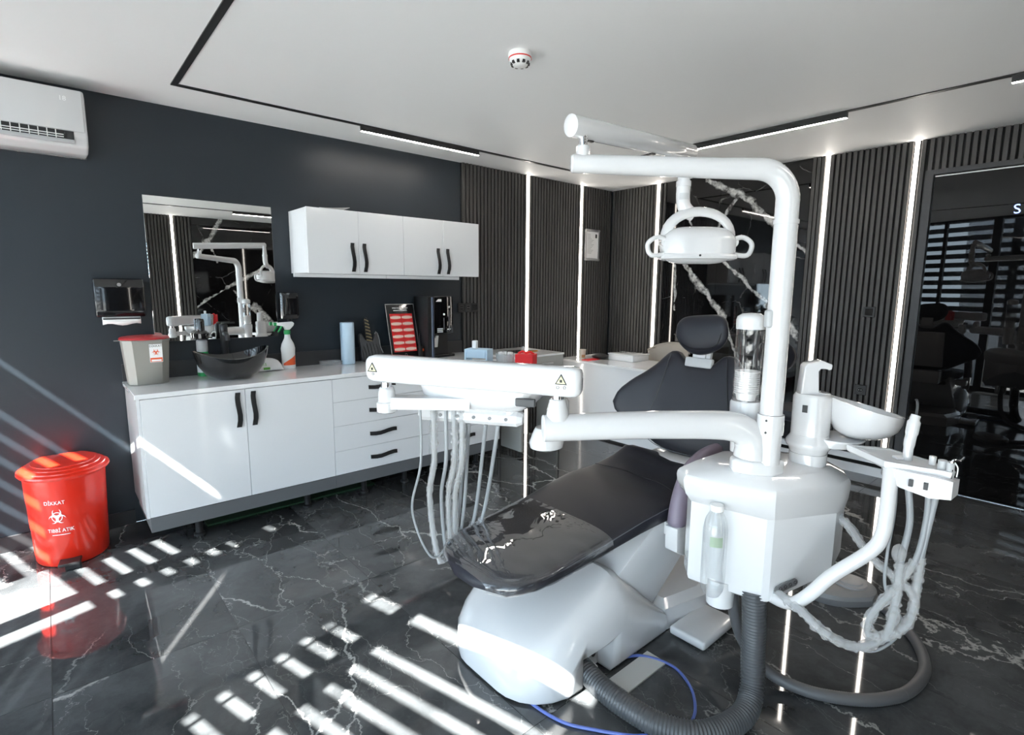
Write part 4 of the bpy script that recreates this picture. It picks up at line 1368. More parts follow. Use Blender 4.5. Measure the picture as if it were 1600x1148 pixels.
# seams
sm1 = []
for i in range(25):
    x = 1.05 + (2.1 - 1.05) * i / 24
    hw = interp(x, [1.02, 1.05, 1.09, 1.15, 1.25, 1.55, 1.85, 2.0, 2.10], [0.06, 0.175, 0.212, 0.236, 0.248, 0.262, 0.275, 0.272, 0.258])
    zt = interp(x, [1.02, 1.05, 1.12, 1.25, 1.5, 1.7, 1.85, 2.0, 2.12], [0.455, 0.478, 0.494, 0.508, 0.538, 0.565, 0.578, 0.572, 0.578])
    sm1.append((x, CY - hw * 0.985, zt - 0.030))
MB().tube(sm1, 0.0022, 6).build('edge_seam', STITCH, seat)
MB().tube(catmull([(2.0, CY + 0.235, 0.582), (2.04, CY + 0.10, 0.579), (2.03, CY, 0.577), (2.03, CY - 0.12, 0.575), (1.98, CY - 0.255, 0.565)], 6), 0.0022, 6).build('cross_seam', LEATHB, seat)
# clear protective film over the foot end
rings = seat_sections(1.028, 1.52, 0.0035)
rows = []
for j, r in enumerate(rings):
    keep = r[0:23] + []
    ring = []
    for k in list(range(-5, 28)):
        p = r[k % 44].copy()
        w = noise.noise(V((p.x * 16, p.y * 11, p.z * 10))) * 0.004 + noise.noise(V((p.x * 45, p.y * 22, 3))) * 0.0018
        bulge = 0.010 * math.exp(-(((p.x - 1.24) / 0.09) ** 2 + ((p.y - CY - 0.02) / 0.09) ** 2))
        p.z += max(-0.002, w) + bulge
        if k < 0 or k > 22:
            p.y += math.copysign(abs(w) + 0.001, p.y - CY)
        ring.append(p)
    rows.append(ring)
MB().grid(rows).build('protective_film', FILM, ch, angle=180)
# under-frame of the seat
MB().box((1.75, CY - 0.20, 0.44), (2.34, CY + 0.20, 0.48), 0.01, 2).build('seat_frame', DGREY, ch)
# -- backrest: sections across the width, in its own tilted plane
BT = math.radians(11)
BO = V((2.415, 1.41, 0.60))
BUP = V((math.sin(BT), 0, math.cos(BT)))
BNR = V((-math.cos(BT), 0, math.sin(BT)))       # front normal
def back_pt(t, s, d):
    return BO + V((0, 1, 0)) * t + BUP * s + BNR * d
rings = []
NT = 44
HWB = 0.452
for i in range(NT + 1):
    t = -HWB + 2 * HWB * i / NT
    f = abs(t)
    top = interp(f, [0, 0.05, 0.085, 0.12, 0.155, 0.19, 0.24, 0.30, 0.36, 0.41, 0.44, 0.452], [0.465, 0.465, 0.49, 0.525, 0.535, 0.515, 0.455, 0.40, 0.352, 0.30, 0.255, 0.215])
    bot = interp(f, [0, 0.10, 0.18, 0.25, 0.32, 0.38, 0.42, 0.44, 0.452], [0.0, 0.0, 0.02, 0.055, 0.095, 0.125, 0.15, 0.17, 0.20])
    th = interp(f, [0, 0.2, 0.36, 0.43, 0.452], [0.085, 0.085, 0.07, 0.045, 0.012])
    wing = 0.075 * max(0, (f - 0.17) / 0.28) ** 1.6       # wings curve forward
    ring = []
    n = 36
    for k in range(n):
        a = 2 * math.pi * k / n
        ca, sa = math.cos(a), math.sin(a)
        s = (top + bot) / 2 + (top - bot) / 2 * math.copysign(abs(ca) ** 0.55, ca)
        d = th / 2 * math.copysign(abs(sa) ** 0.6, sa) + wing
        ring.append(back_pt(t, s, d))
    rings.append(ring)
back = MB().rings(rings).build('backrest', LEATH, ch, angle=70)
for s in (-1, 1):
    pts = [(s * 0.155, 0.515, 0.045), (s * 0.17, 0.42, 0.0445), (s * 0.195, 0.30, 0.0445), (s * 0.235, 0.17, 0.045), (s * 0.265, 0.085, 0.044)]
    MB().tube(catmull([back_pt(a, b, c) for a, b, c in pts], 6), 0.003, 6).build('panel_seam', LEATHB, back)
MB().tube(catmull([back_pt(a, b, 0.044) for a, b in ((-0.30, 0.105), (-0.2, 0.035), (-0.1, 0.012), (0, 0.010), (0.1, 0.012), (0.2, 0.035), (0.30, 0.105))], 6), 0.002, 6).build('hem_seam', STITCH, back)
MB().tube(catmull([back_pt(a, b, 0.0445) for a, b in ((-0.235, 0.17), (-0.12, 0.205), (0, 0.215), (0.12, 0.205), (0.235, 0.17))], 6), 0.0025, 6).build('lumbar_seam', LEATHB, back)
bm_ = MB(); bm_.M = frame(BO, (0, 1, 0), BUP)
bm_.box((-0.17, 0.06, 0.040), (0.17, 0.44, 0.085), 0.015, 2)
bm_.build('backrest_shell', WHITE, ch)
MB().box((2.30, CY - 0.17, 0.46), (2.50, CY + 0.17, 0.60), 0.015, 2).build('hinge_cover', WHITE, ch)
# -- headrest
HO = back_pt(-0.015, 0.615, 0.055)
HT = math.radians(4)
HUP = V((math.sin(HT) * 1.0, 0.04, math.cos(HT))).normalized()
HNR = V((-math.cos(HT), 0, math.sin(HT)))
rings = []
for i in range(25):
    t = -0.142 + 0.284 * i / 24
    f = abs(t) / 0.142
    sg = t / 0.142
    zt_ = 0.088 * (1 - f ** 4.5) ** 0.5 + 0.004 - 0.012 * sg
    zb_ = -0.105 * (1 - f ** 1.9) ** 0.62 - 0.004 - 0.022 * sg * (1 - f)
    if f > 0.75:
        m_ = (zt_ + zb_) / 2
    hh = max(0.004, (zt_ - zb_) / 2)
    cz = (zt_ + zb_) / 2 + 0.012
    th = 0.085 * (1 - f ** 2.6) ** 0.6 + 0.003
    ring = []
    for k in range(28):
        a = 2 * math.pi * k / 28
        ca, sa = math.cos(a), math.sin(a)
        ring.append(HO + V((0, 1, 0)) * t + HUP * (cz + hh * math.copysign(abs(ca) ** 0.75, ca)) + HNR * (th / 2 * math.copysign(abs(sa) ** 0.7, sa) + 0.016 * f * f))
    rings.append(ring)
head = MB().rings(rings).build('headrest', LEATH, ch, angle=80)
MB().tube(catmull([HO + V((0, 1, 0)) * a + HUP * b + HNR * 0.042 for a, b in ((-0.12, 0.02), (-0.09, -0.045), (0, -0.068), (0.09, -0.05), (0.12, -0.01))], 6), 0.002, 6).build('headrest_seam', LEATHB, head)
hb = MB(); hb.M = frame(BO, (0, 1, 0), BUP)
hb.box((-0.075, 0.455, -0.034), (0.075, 0.505, -0.005), 0.008, 2)
hb.build('headrest_mount', LGREY, ch)
hb = MB(); hb.M = frame(BO, (0, 1, 0), BUP)
hb.box((-0.050, 0.49, -0.010), (0.050, 0.58, 0.012), 0.004, 2)
hb.box((-0.028, 0.505, -0.022), (0.028, 0.522, -0.010))
hb.build('headrest_slide', WHITE, ch)
# -- armrest on the near side
AY = 1.118
pa = catmull([(1.868, AY, 0.485), (1.878, AY, 0.56), (1.905, AY, 0.64), (1.955, AY, 0.702), (2.03, AY, 0.735), (2.12, AY + 0.008, 0.742), (2.215, AY + 0.02, 0.735)], 6)
rr = [0.049 - 0.014 * (i / (len(pa) - 1)) for i in range(len(pa))]
rr[0] = 0.030
rr[1] = 0.042
rr[-1] = 0.010
rr[-2] = 0.024
MB().tube(pa, rr, 16, ell=(0.92, 0.78)).build('armrest', MAUVE, ch)
MB().prism([(1.835, 0.39), (1.885, 0.36), (1.90, 0.36), (1.915, 0.492), (1.83, 0.492)], AY - 0.028, AY + 0.03, 0.006, 2, axis='y').build('armrest_bracket', WHITE, ch)
MB().box((1.90, AY - 0.02, 0.41), (2.02, CY - 0.19, 0.47), 0.01, 2).build('armrest_mount', WHITE, ch)

# ================================================================== WATER UNIT (side box with cuspidor)
wu = thing('water_unit', (1.85, 0.80, 0.36), 'white dental water unit with spittoon bowl beside the chair', 'dental unit')
plan = [(1.668, 0.945), (1.676, 0.895), (1.716, 0.700), (1.730, 0.682), (1.95, 0.572), (2.02, 0.570), (2.11, 0.625), (2.14, 0.70), (2.09, 0.84), (1.90, 0.985), (1.72, 0.99)]
lidplan = [(1.626, 0.955), (1.632, 0.885), (1.690, 0.712), (1.714, 0.677), (1.95, 0.563), (2.03, 0.561), (2.125, 0.615), (2.155, 0.70), (2.10, 0.855), (1.90, 1.0), (1.67, 1.01)]
def pr_(w, z, f=1.0, zf=None):
    out = []
    for (x, y), (u, v) in zip(plan, lidplan):
        px_, py_ = x * (1 - w) + u * w, y * (1 - w) + v * w
        px_, py_ = 1.88 + (px_ - 1.88) * f, 0.79 + (py_ - 0.79) * f
        out.append(V((px_, py_, z + (zf(x) if zf else 0))))
    return out
def under(x):
    return interp(x, [1.70, 1.80, 1.95, 2.05, 2.14], [0.0, 0.018, 0.075, 0.14, 0.22])
MB().rings([pr_(0, 0.400, 0.93, under), pr_(0, 0.408, 0.985, under), pr_(0, 0.422, 1.0, under), pr_(0, 0.665), pr_(0, 0.742)]).build('box_body', WHITE, wu, angle=22)
MB().rings([pr_(0.0, 0.700), pr_(0.25, 0.712), pr_(0.7, 0.735), pr_(0.95, 0.765), pr_(1.0, 0.785), pr_(1.0, 0.797, 0.992), pr_(1.0, 0.806, 0.97), pr_(1.0, 0.836, 0.78), pr_(1.0, 0.847, 0.5)]).build('box_lid', WHITE, wu, angle=26)
MB().lathe((1.722, 0.845, 0.335), [(0.040, 0), (0.046, 0.004), (0.050, 0.09), (0.050, 0.10)], 28).build('drain_cylinder', WHITE, wu)
# clear water bottle on the left face
MB().lathe((1.640, 0.835, 0.40), [(0.004, 0.0), (0.026, 0.008), (0.037, 0.03), (0.040, 0.06), (0.040, 0.245), (0.034, 0.28), (0.024, 0.30), (0.020, 0.31)], 28, 1, 1).build('water_bottle', BOTTLE, wu)
MB().lathe((1.640, 0.835, 0.71), [(0.022, 0), (0.022, 0.02)], 20).build('bottle_cap', WHITEM, wu)
bt = MB()
rows = []
for i in range(9):
    a = math.radians(-175 + 60 * i / 8)
    rows.append([V((1.640 + 0.0404 * math.cos(a), 0.835 + 0.0404 * math.sin(a), z)) for z in (0.595, 0.630)])
bt.grid(rows)
bt.build('bottle_print', mat('faint_green_print', (0.30, 0.38, 0.28), 0.6), wu)
# grey button panel on the right front face
d0, d1 = V((1.735, 0.675, 0)), V((1.95, 0.572, 0))
bd = (d1 - d0).normalized()
bnorm = V((bd.y, -bd.x, 0))
btn = MB()
btn.M = frame(V((1.782, 0.6525, 0.466)) + bnorm * 0.0015, (bd.x, bd.y, 0.26), (0, 0, 1))
pts = []
for k in range(24):
    a = 2 * math.pi * k / 24
    pts.append((math.copysign(0.034, math.cos(a)) + 0.013 * math.cos(a), 0.013 * math.sin(a)))
btn.prism(pts, 0.0, 0.0035)
bp_ = btn.build('button_panel', MGREY, wu)
for k in range(4):
    q = MB()
    q.M = frame(V((1.782, 0.6525, 0.466)) + bnorm * 0.0055 + V((bd.x, bd.y, 0.26)).normalized() * (-0.024 + 0.020 * k), (bd.x, bd.y, 0.26), (0, 0, 1))
    q.tube([(0.0055 * math.cos(2 * math.pi * j / 10), 0.0055 * math.sin(2 * math.pi * j / 10), 0) for j in range(11)], 0.0010, 5)
    q.build('button_mark', BLACKM, bp_)
# collar that carries pole and arm
MB().prism([(1.690, 0.815), (1.700, 0.765), (1.745, 0.705), (1.80, 0.690), (1.825, 0.72), (1.815, 0.775), (1.78, 0.83), (1.72, 0.845)], 0.835, 0.885, 0.012, 3).build('arm_collar', WHITE, wu)
# cuspidor tower
SX, SY = 1.985, 0.690
MB().lathe((SX, SY, 0.82), [(0.060, 0), (0.060, 0.060)], 36).build('tower_foot', WHITE, wu)
MB().lathe((SX, SY, 0.8805), [(0.058, 0), (0.0605, 0.003), (0.062, 0.012), (0.070, 0.022), (0.075, 0.032), (0.073, 0.042), (0.062, 0.058), (0.060, 0.066)], 36).build('flange', WHITE, wu)
MB().rings([superring(SX, SY, 0.060, 0.058, 0.947, 0.8), superring(SX, SY, 0.060, 0.058, 1.080, 0.8), superring(SX, SY, 0.054, 0.052, 1.09, 0.8)]).build('tower_body', WHITE, wu)
boxo('tower_button', (SX - 0.0635, SY - 0.008, 1.03), (SX - 0.058, SY + 0.008, 1.055), DGREY, wu)
# flange lip under the bowl
lipd = V((0.62, -0.78, 0)).normalized()
lp = V((SX, SY, 0.915)) + lipd * 0.06
MB().rings([superring(lp.x + 0.01, lp.y - 0.012, 0.070, 0.065, 0.912, 0.9), superring(lp.x + 0.02, lp.y - 0.025, 0.085, 0.08, 0.935, 0.9), superring(lp.x + 0.02, lp.y - 0.025, 0.083, 0.078, 0.94, 0.9)]).build('drip_lip', WHITE, wu)
# bowl
bc = V((SX, SY, 0.0)) + lipd * 0.155
outp = [(0.020, 0.945), (0.060, 0.948), (0.085, 0.962), (0.104, 0.990), (0.112, 1.020), (0.115, 1.052)]
inp = [(0.110, 1.052), (0.104, 1.020), (0.090, 0.992), (0.060, 0.972), (0.02, 0.966)]
rings = []
for (r, z) in outp + inp:
    ring = []
    for k in range(40):
        a = 2 * math.pi * k / 40
        w = V((math.cos(a), math.sin(a), 0))
        ext = 1.0 + 0.10 * w.dot(lipd)
        tilt = -0.030 * w.dot(lipd) * ((z - 0.945) / 0.107)
        ring.append(V((bc.x + r * ext * w.x, bc.y + r * ext * w.y, z + tilt)))
    rings.append(ring)
MB().rings(rings).build('spittoon_bowl', WHITE, wu, angle=50)
# spout tower: tapering fin with a hooked head towards the bowl
fn = MB()
fn.M = frame((SX, SY, 1.085), lipd, (0, 0, 1))
fn.prism([(-0.048, 0.0), (0.050, 0.0), (0.048, 0.008), (0.004, 0.010), (-0.002, 0.085), (0.006, 0.098), (0.026, 0.098), (0.034, 0.088), (0.044, 0.092), (0.046, 0.108), (0.012, 0.122), (-0.034, 0.110), (-0.042, 0.10)], -0.026, 0.026, 0.006, 3)
fn.build('spout', WHITE, wu)
# cup dispenser
TX, TY = 1.795, 0.836
MB().lathe((TX, TY, 1.0), [(0.046, 0), (0.050, 0.02), (0.050, 0.06), (0.046, 0.066)], 32).build('tube_base', WHITE, wu)
MB().lathe((TX, TY, 0.885), [(0.040, 0), (0.046, 0.115)], 28).build('tube_stem', WHITE, wu)
MB().rings([[V((TX + r * math.cos(2 * math.pi * k / 32), TY + r * math.sin(2 * math.pi * k / 32), z)) for k in range(32)] for r, z in ((0.044, 1.0665), (0.044, 1.315), (0.0425, 1.315), (0.0425, 1.0665), (0.044, 1.0665))], cap=False).build('clear_tube', ACRYL, wu)
MB().lathe((TX, TY, 1.312), [(0.0465, 0), (0.0475, 0.03), (0.044, 0.042), (0.030, 0.052), (0, 0.055)], 32).build('tube_cap', WHITE, wu)
# pole
PX, PY = 1.765, 0.735
MB().cyl((PX, PY, 0.875), (PX, PY, 0.975), 0.037, n=28).build('pole_socket', WHITE, wu)
MB().cyl((PX, PY, 0.975), (PX, PY, 1.04), 0.041, n=28).build('pole_clamp', WHITE, wu)
for z in (0.985, 1.025):
    MB().cyl((PX - 0.040, PY - 0.004, z), (PX - 0.043, PY - 0.005, z), 0.004, n=8).build('clamp_screw', BLACKM, wu)

# stacked paper cups inside the tube
cup = None
for k in range(11):
    z = 1.068 + k * 0.0074
    if cup is None:
        cup = MB().lathe((0, 0, 0), [(0.030, 0), (0.0345, 0.022), (0.0400, 0.0225), (0.0410, 0.0245), (0.0400, 0.0265), (0.0335, 0.0245), (0.029, 0.003), (0.0, 0.003)], 24).build('paper_cup', PAPER)
        cup.location = (TX, TY, z)
        c = cup
    else:
        c = share(cup, 'paper_cup', (TX, TY, z), None)
    tag(c, 'white paper cup stacked in the clear tube by the lamp pole', 'cup', 'paper cups in the clear tube')

# ================================================================== OPERATING LIGHT
ol = thing('operating_light', (PX, PY, 1.04), 'white dental operating light on a curved pole and arm', 'dental lamp')
MB().cyl((PX, PY, 1.0405), (PX, PY, 1.648), 0.0345, n=28).build('lower_pole', WHITE, ol)
MB().cyl((PX, PY, 1.645), (PX, PY, 1.658), 0.0375, n=28).build('pole_ring', WHITE, ol)
lt_ = MB(); lt_.M = frame((1.735, 0.752, 1.352), (-0.655, -0.755, 0), (0, 0, 1))
lt_.box((-0.014, -0.028, -0.012), (0.014, 0.028, 0.012), 0.008, 3)
lt_.build('latch', LGREY, ol)
AE = V((1.258, 1.172, 1.822))
ad = (AE - V((PX, PY, 1.81))); ad.z = 0; adl = ad.length; ad.normalize()
pth = [V((PX, PY, 1.658)), V((PX, PY, 1.715))]
for i in range(1, 10):
    a = math.pi / 2 * i / 10
    pth.append(V((PX, PY, 1.715)) + ad * (0.095 * (1 - math.cos(a))) + V((0, 0, 0.095 * math.sin(a))))
pth += [V((PX, PY, 1.81)) + ad * 0.095, V((PX, PY, 1.812)) + ad * 0.25, V((PX, PY, 1.818)) + ad * 0.5, AE, AE + ad * 0.006]
MB().tube(pth, [0.0345] * 2 + [0.034] * 9 + [0.033, 0.031, 0.029, 0.0275, 0.022], 24).build('swan_pole', WHITE, ol)
JX = V((1.285, 1.155, 0))
MB().lathe((JX.x, JX.y, 1.842), [(0.021, 0), (0.021, 0.03), (0.018, 0.033)], 20).build('joint_collar', WHITE, ol)
MB().lathe((JX.x, JX.y, 1.875), [(0.0135, 0), (0.0135, 0.030)], 16).build('joint_pin', CHROME, ol)
UA, UB = V((1.232, 1.158, 1.925)), V((1.945, 1.185, 1.968))
udir = (UB - UA).normalized()
MB().tube([UA - udir * 0.004, UA, UA + (UB - UA) * 0.5, UB, UB + udir * 0.012], [0.024, 0.0305, 0.030, 0.0285, 0.018], 24, ell=(1.08, 0.92)).build('balance_arm', WHITE, ol)
for t in (0.13, 0.62):
    p = UA + (UB - UA) * t
    MB().box((p.x - 0.012, p.y - 0.005, p.z - 0.036), (p.x + 0.012, p.y + 0.005, p.z - 0.031)).build('arm_slot', BLACKM, ol)
# drop joint, elbow, yoke, head
LX, LY = 1.932, 1.205
MB().lathe((LX, LY, 1.862), [(0.024, 0), (0.019, 0.085), (0.019, 0.10)], 24).build('drop_cone', WHITE, ol)
MB().lathe((LX, LY, 1.842), [(0.0285, 0), (0.0285, 0.020)], 24).build('drop_ring', WHITE, ol)
wv = V((0.735, -0.678, 0)).normalized()      # long axis of the head
dv = V((0.678, 0.735, 0)).normalized()       # away from the viewer side
HC = V((1.962, 1.150, 1.622))
MB().tube(catmull([(LX, LY, 1.842), (LX, LY, 1.80), V((LX, LY, 1.768)) + wv * 0.006, V((LX, LY, 1.745)) + wv * 0.026, V((LX, LY, 1.735)) + wv * 0.045], 6), 0.0265, 20).build('elbow', WHITE, ol)
lbm = MB()
rows = []
for i in range(6):
    a = i / 5 * 1.6 - 0.8
    n_ = (-dv * math.cos(a) + wv * math.sin(a))
    rows.append([V((LX, LY, z)) + n_ * 0.0272 for z in (1.790, 1.815)])
lbm.grid(rows)
lbm.build('rating_label', LGREY, ol)
# yoke arch
yk = []
for i in range(17):
    a = math.pi * i / 16
    yk.append(HC + wv * (-0.128 * math.cos(a)) + V((0, 0, 0.010 + 0.112 * math.sin(a) ** 0.8)) - dv * 0.005)
MB().tube(yk, 0.019, 14, ell=(0.75, 1.25)).build('yoke', WHITE, ol)
for s in (-1, 1):
    p = HC + wv * (0.128 * s) - dv * 0.005
    MB().cyl(p - dv * 0.028 + V((0, 0, 0.004)), p + dv * 0.024 + V((0, 0, 0.004)), 0.021, n=20).build('pivot', WHITE, ol)
    MB().cyl(p - dv * 0.0285 + V((0, 0, 0.004)), p - dv * 0.0305 + V((0, 0, 0.004)), 0.011, n=16).build('pivot_cap', LGREY, ol)
# head shell: sections along its long axis
rings = []
for i in range(21):
    u = -1 + 2 * i / 20
    w = 0.146 * u
    f = abs(u)
    h = 0.074 * (1 - f ** 4) ** 0.5 + 0.006
    tk = 0.075 * (1 - f ** 4) ** 0.5 + 0.01
    ring = []
    for k in range(28):
        a = 2 * math.pi * k / 28
        ca, sa = math.cos(a), math.sin(a)
        z = h * math.copysign(abs(sa) ** 0.8, sa)
        ring.append(HC + wv * w + dv * (tk * math.copysign(abs(ca) ** 0.75, ca)) + V((0, 0, -0.012 + z * (0.95 if sa > 0 else 0.85))))
    rings.append(ring)
hd = MB().rings(rings).build('lamp_head', WHITE, ol, angle=60)
rm = []
for k in range(41):
    a = 2 * math.pi * k / 40
    ca, sa = math.cos(a), math.sin(a)
    rm.append(HC + wv * (0.140 * math.copysign(abs(ca) ** 0.6, ca)) + dv * (0.072 * math.copysign(abs(sa) ** 0.6, sa)) + V((0, 0, -0.052)))
MB().tube(rm, 0.012, 8).build('lower_rim', WHITE, hd)
MB().rings([[p + V((0, 0, -0.004)) for p in rm[:-1]], [HC + (p - HC) * 0.5 + V((0, 0, -0.034)) for p in rm[:-1]]]).build('lens', ACRYL, hd)
q = HC - dv * 0.074 + V((0, 0, -0.050)) - wv * 0.012
MB().sphere(q - dv * 0.010, 0.0045, 8, 6).build('sensor', BLACKM, hd)
for s in (-1, 1):
    p0 = HC + wv * (0.125 * s) - dv * 0.03 + V((0, 0, 0.0))
    p3 = HC + wv * (0.125 * s) - dv * 0.03 + V((0, 0, -0.042))
    hp = catmull([p0 + V((0, 0, 0.012)), p0 + wv * (0.040 * s) + V((0, 0, 0.022)), p0 + wv * (0.075 * s) + V((0, 0, -0.004)), p3 + wv * (0.060 * s) + V((0, 0, -0.004)), p3], 6)
    MB().tube(hp, 0.0095, 12).build('grip', WHITE, ol)

# ================================================================== DELIVERY UNIT (doctor's side)
du = thing('delivery_unit', (1.22, 1.40, 0.86), 'white instrument delivery unit on a swinging arm over the chair', 'dental unit')
arm = catmull([(1.752, 0.785, 0.886), (1.752, 0.785, 0.925), (1.738, 0.796, 0.965), (1.70, 0.825, 0.990), (1.62, 0.887, 0.998), (1.42, 1.042, 0.998), (1.196, 1.216, 0.990)], 6)
ra = [0.056 - 0.012 * i / (len(arm) - 1) for i in range(len(arm))]
MB().tube(arm, ra, 28).build('lower_arm', WHITE, du)
e1 = V((1.196, 1.216, 0.990)); ea = (e1 - V((1.42, 1.042, 0.998))).normalized()
MB().cyl(e1, e1 + ea * 0.004, 0.0445, 0.042, 28).build('arm_end_cap', WHITEM, du)
J1 = V((1.232, 1.190, 0))
MB().lathe((J1.x, J1.y, 1.02), [(0.040, 0), (0.035, 0.030), (0.028, 0.058), (0.026, 0.066), (0.022, 0.068)], 28).build('joint_cone', WHITE, du)
MB().lathe((J1.x, J1.y, 1.088), [(0.0185, 0), (0.0185, 0.016)], 20).build('joint_pin', CHROME, du)
# spring arm
R0, L0 = V((1.250, 1.128, 1.150)), V((0.872, 1.770, 1.158))
bdir = (L0 - R0).normalized()
bside = V((-bdir.y, bdir.x, 0)).normalized()      # towards the viewer
if bside.dot(V((-1, -1, 0))) < 0:
    bside = -bside
def beam_ring(c, hh, hw):
    r = []
    for k in range(28):
        a = 2 * math.pi * k / 28
        ca, sa = math.cos(a), math.sin(a)
        r.append(c + bside * (hw * math.copysign(abs(ca) ** 0.45, ca)) + V((0, 0, hh * math.copysign(abs(sa) ** 0.45, sa))))
    return r
MB().rings([beam_ring(R0 - bdir * 0.018, 0.030, 0.020), beam_ring(R0 - bdir * 0.014, 0.040, 0.028), beam_ring(R0 - bdir * 0.004, 0.046, 0.034), beam_ring(R0 + bdir * 0.012, 0.0485, 0.036), beam_ring(L0 - bdir * 0.02, 0.0485, 0.036), beam_ring(L0, 0.044, 0.034), beam_ring(L0 + bdir * 0.013, 0.034, 0.026), beam_ring(L0 + bdir * 0.018, 0.02, 0.016)]).build('spring_arm', WHITE, du, angle=50)
def sticker(t, z):
    p = R0 + (L0 - R0) * t + bside * 0.0372 + V((0, 0, z))
    M_ = frame(p, -bdir, (0, 0, 1))
    s = MB(); s.M = M_
    s.prism([(-0.020, -0.014), (0.020, -0.014), (0, 0.021)], 0, 0.0006)
    a = s.build('warning_triangle', INKB, du)
    s = MB(); s.M = M_
    s.prism([(-0.0145, -0.0108), (0.0145, -0.0108), (0, 0.0140)], 0.0007, 0.0010)
    s.build('triangle_field', INKY, a)
    s = MB(); s.M = M_
    s.box((-0.004, -0.007, 0.0011), (0.004, 0.002, 0.0014))
    s.build('triangle_symbol', INKB, a)
    return M_
M_ = sticker(0.055, 0.008)
for dx in (-0.010, 0.012):
    s = MB(); s.M = M_
    s.tube([(dx + 0.0045 * math.cos(2 * math.pi * j / 12), -0.023 + 0.0045 * math.sin(2 * math.pi * j / 12), 0.0006) for j in range(13)], 0.0010, 5)
    s.build('screw_cap', MGREY, du)
M_ = sticker(0.972, 0.004)
s = MB(); s.M = M_
s.tube([(0.003 + 0.004 * math.cos(2 * math.pi * j / 12), -0.021 + 0.004 * math.sin(2 * math.pi * j / 12), 0.0006) for j in range(13)], 0.0010, 5)
s.build('screw_cap', MGREY, du)
# left joint
J2 = V((0.893, 1.712, 0))
MB().lathe((J2.x, J2.y, 1.092), [(0.019, 0), (0.019, 0.018)], 20).build('joint_pin', CHROME, du)
MB().lathe((J2.x, J2.y, 1.0), [(0.030, 0), (0.036, 0.004), (0.037, 0.036), (0.031, 0.042), (0.030, 0.075), (0.025, 0.090), (0.021, 0.0925)], 28).build('joint_body', WHITE, du)
lk = MB()
ld = (V((1.10, 1.53, 0)) - J2).normalized()
lk.M = frame((J2.x, J2.y, 1.012), ld, V((-ld.y, ld.x, 0)))
lk.rings([[V((x, y, z)) for y, z in ((-w, 0.004), (w, 0.004), (w + 0.004, 0.020), (w, 0.046), (-w, 0.046), (-w - 0.004, 0.020))] for x, w in ((0.02, 0.030), (0.14, 0.034), (0.30, 0.040))])
lk.build('link_arm', WHITE, du)
# instrument table
tdir = V((0.506, -0.862, 0)).normalized()
twid = V((0.862, 0.506, 0)).normalized()
TC = V((1.215, 1.545, 0))
def tring(hl, hw, z, e=0.35, dx=0.0):
    r = []
    for k in range(40):
        a = 2 * math.pi * k / 40
        ca, sa = math.cos(a), math.sin(a)
        r.append(V((TC.x, TC.y, z)) + tdir * (dx + hl * math.copysign(abs(ca) ** e, ca)) + twid * (hw * math.copysign(abs(sa) ** e, sa)))
    return r
MB().rings([tring(0.125, 0.09, 1.008, 0.6), tring(0.175, 0.12, 1.018, 0.5), tring(0.212, 0.138, 1.050), tring(0.225, 0.145, 1.092), tring(0.222, 0.143, 1.102), tring(0.20, 0.125, 1.102), tring(0.195, 0.12, 1.096)]).build('instrument_table', WHITE, du, angle=45)
MB().rings([tring(0.19, 0.117, 1.0965), tring(0.19, 0.117, 1.100)]).build('table_mat', LGREY, du)
dsp = MB()
dsp.M = frame(V((TC.x, TC.y, 1.060)) + tdir * 0.195 - twid * 0.130, tdir, V((0, 0, 1)))
dsp.box((-0.035, -0.014, -0.004), (0.035, 0.014, 0.012), 0.003, 1)
dsp.build('display', DGREY, du)
# hanging bracket and instrument holder bar
b0, b1 = V((1.030, 1.690, 0.985)), V((1.232, 1.385, 0.985))
hd_ = (b1 - b0).normalized()
hs_ = V((-hd_.y, hd_.x, 0))
if hs_.dot(V((-1, -1, 0))) < 0:
    hs_ = -hs_
def hold_ring(p, s=1.0):
    return [p + hs_ * (a * s) + V((0, 0, b * s)) for a, b in ((0.030, -0.012), (0.024, 0.012), (0.006, 0.026), (-0.024, 0.026), (-0.030, 0.0), (-0.024, -0.024), (0.018, -0.026))]
MB().rings([hold_ring(b0 - hd_ * 0.012, 0.7), hold_ring(b0), hold_ring(b1), hold_ring(b1 + hd_ * 0.02, 0.65)]).build('holder_bar', WHITE, du, angle=20)
for t in (0.22, 0.40, 0.57, 0.735, 0.90):
    p = b0 + (b1 - b0) * t + hs_ * 0.0275
    MB().cyl(p, p + hs_ * 0.003, 0.0065, n=14).build('holder_knob', MGREY, du)
br = b1 - hd_ * 0.022
MB().tube(catmull([br + V((0, 0, -0.006)), br + V((0, 0, 0.03)), br + V((0, 0, 0.075)), br + V((0, 0, 0.11))], 4), 0.017, 12, ell=(1.5, 0.8)).build('bracket', WHITE, du)
# pivot housing at the far side of the table
MB().lathe((1.352, 1.300, 0.952), [(0.034, 0), (0.036, 0.01), (0.036, 0.095), (0.03, 0.105)], 24).build('pivot_column', WHITE, du)
MB().lathe((1.318, 1.325, 0.868), [(0.03, 0), (0.055, 0.012), (0.058, 0.03), (0.045, 0.07), (0.038, 0.084)], 28, 1.15, 1.0).build('pivot_housing', WHITE, du)

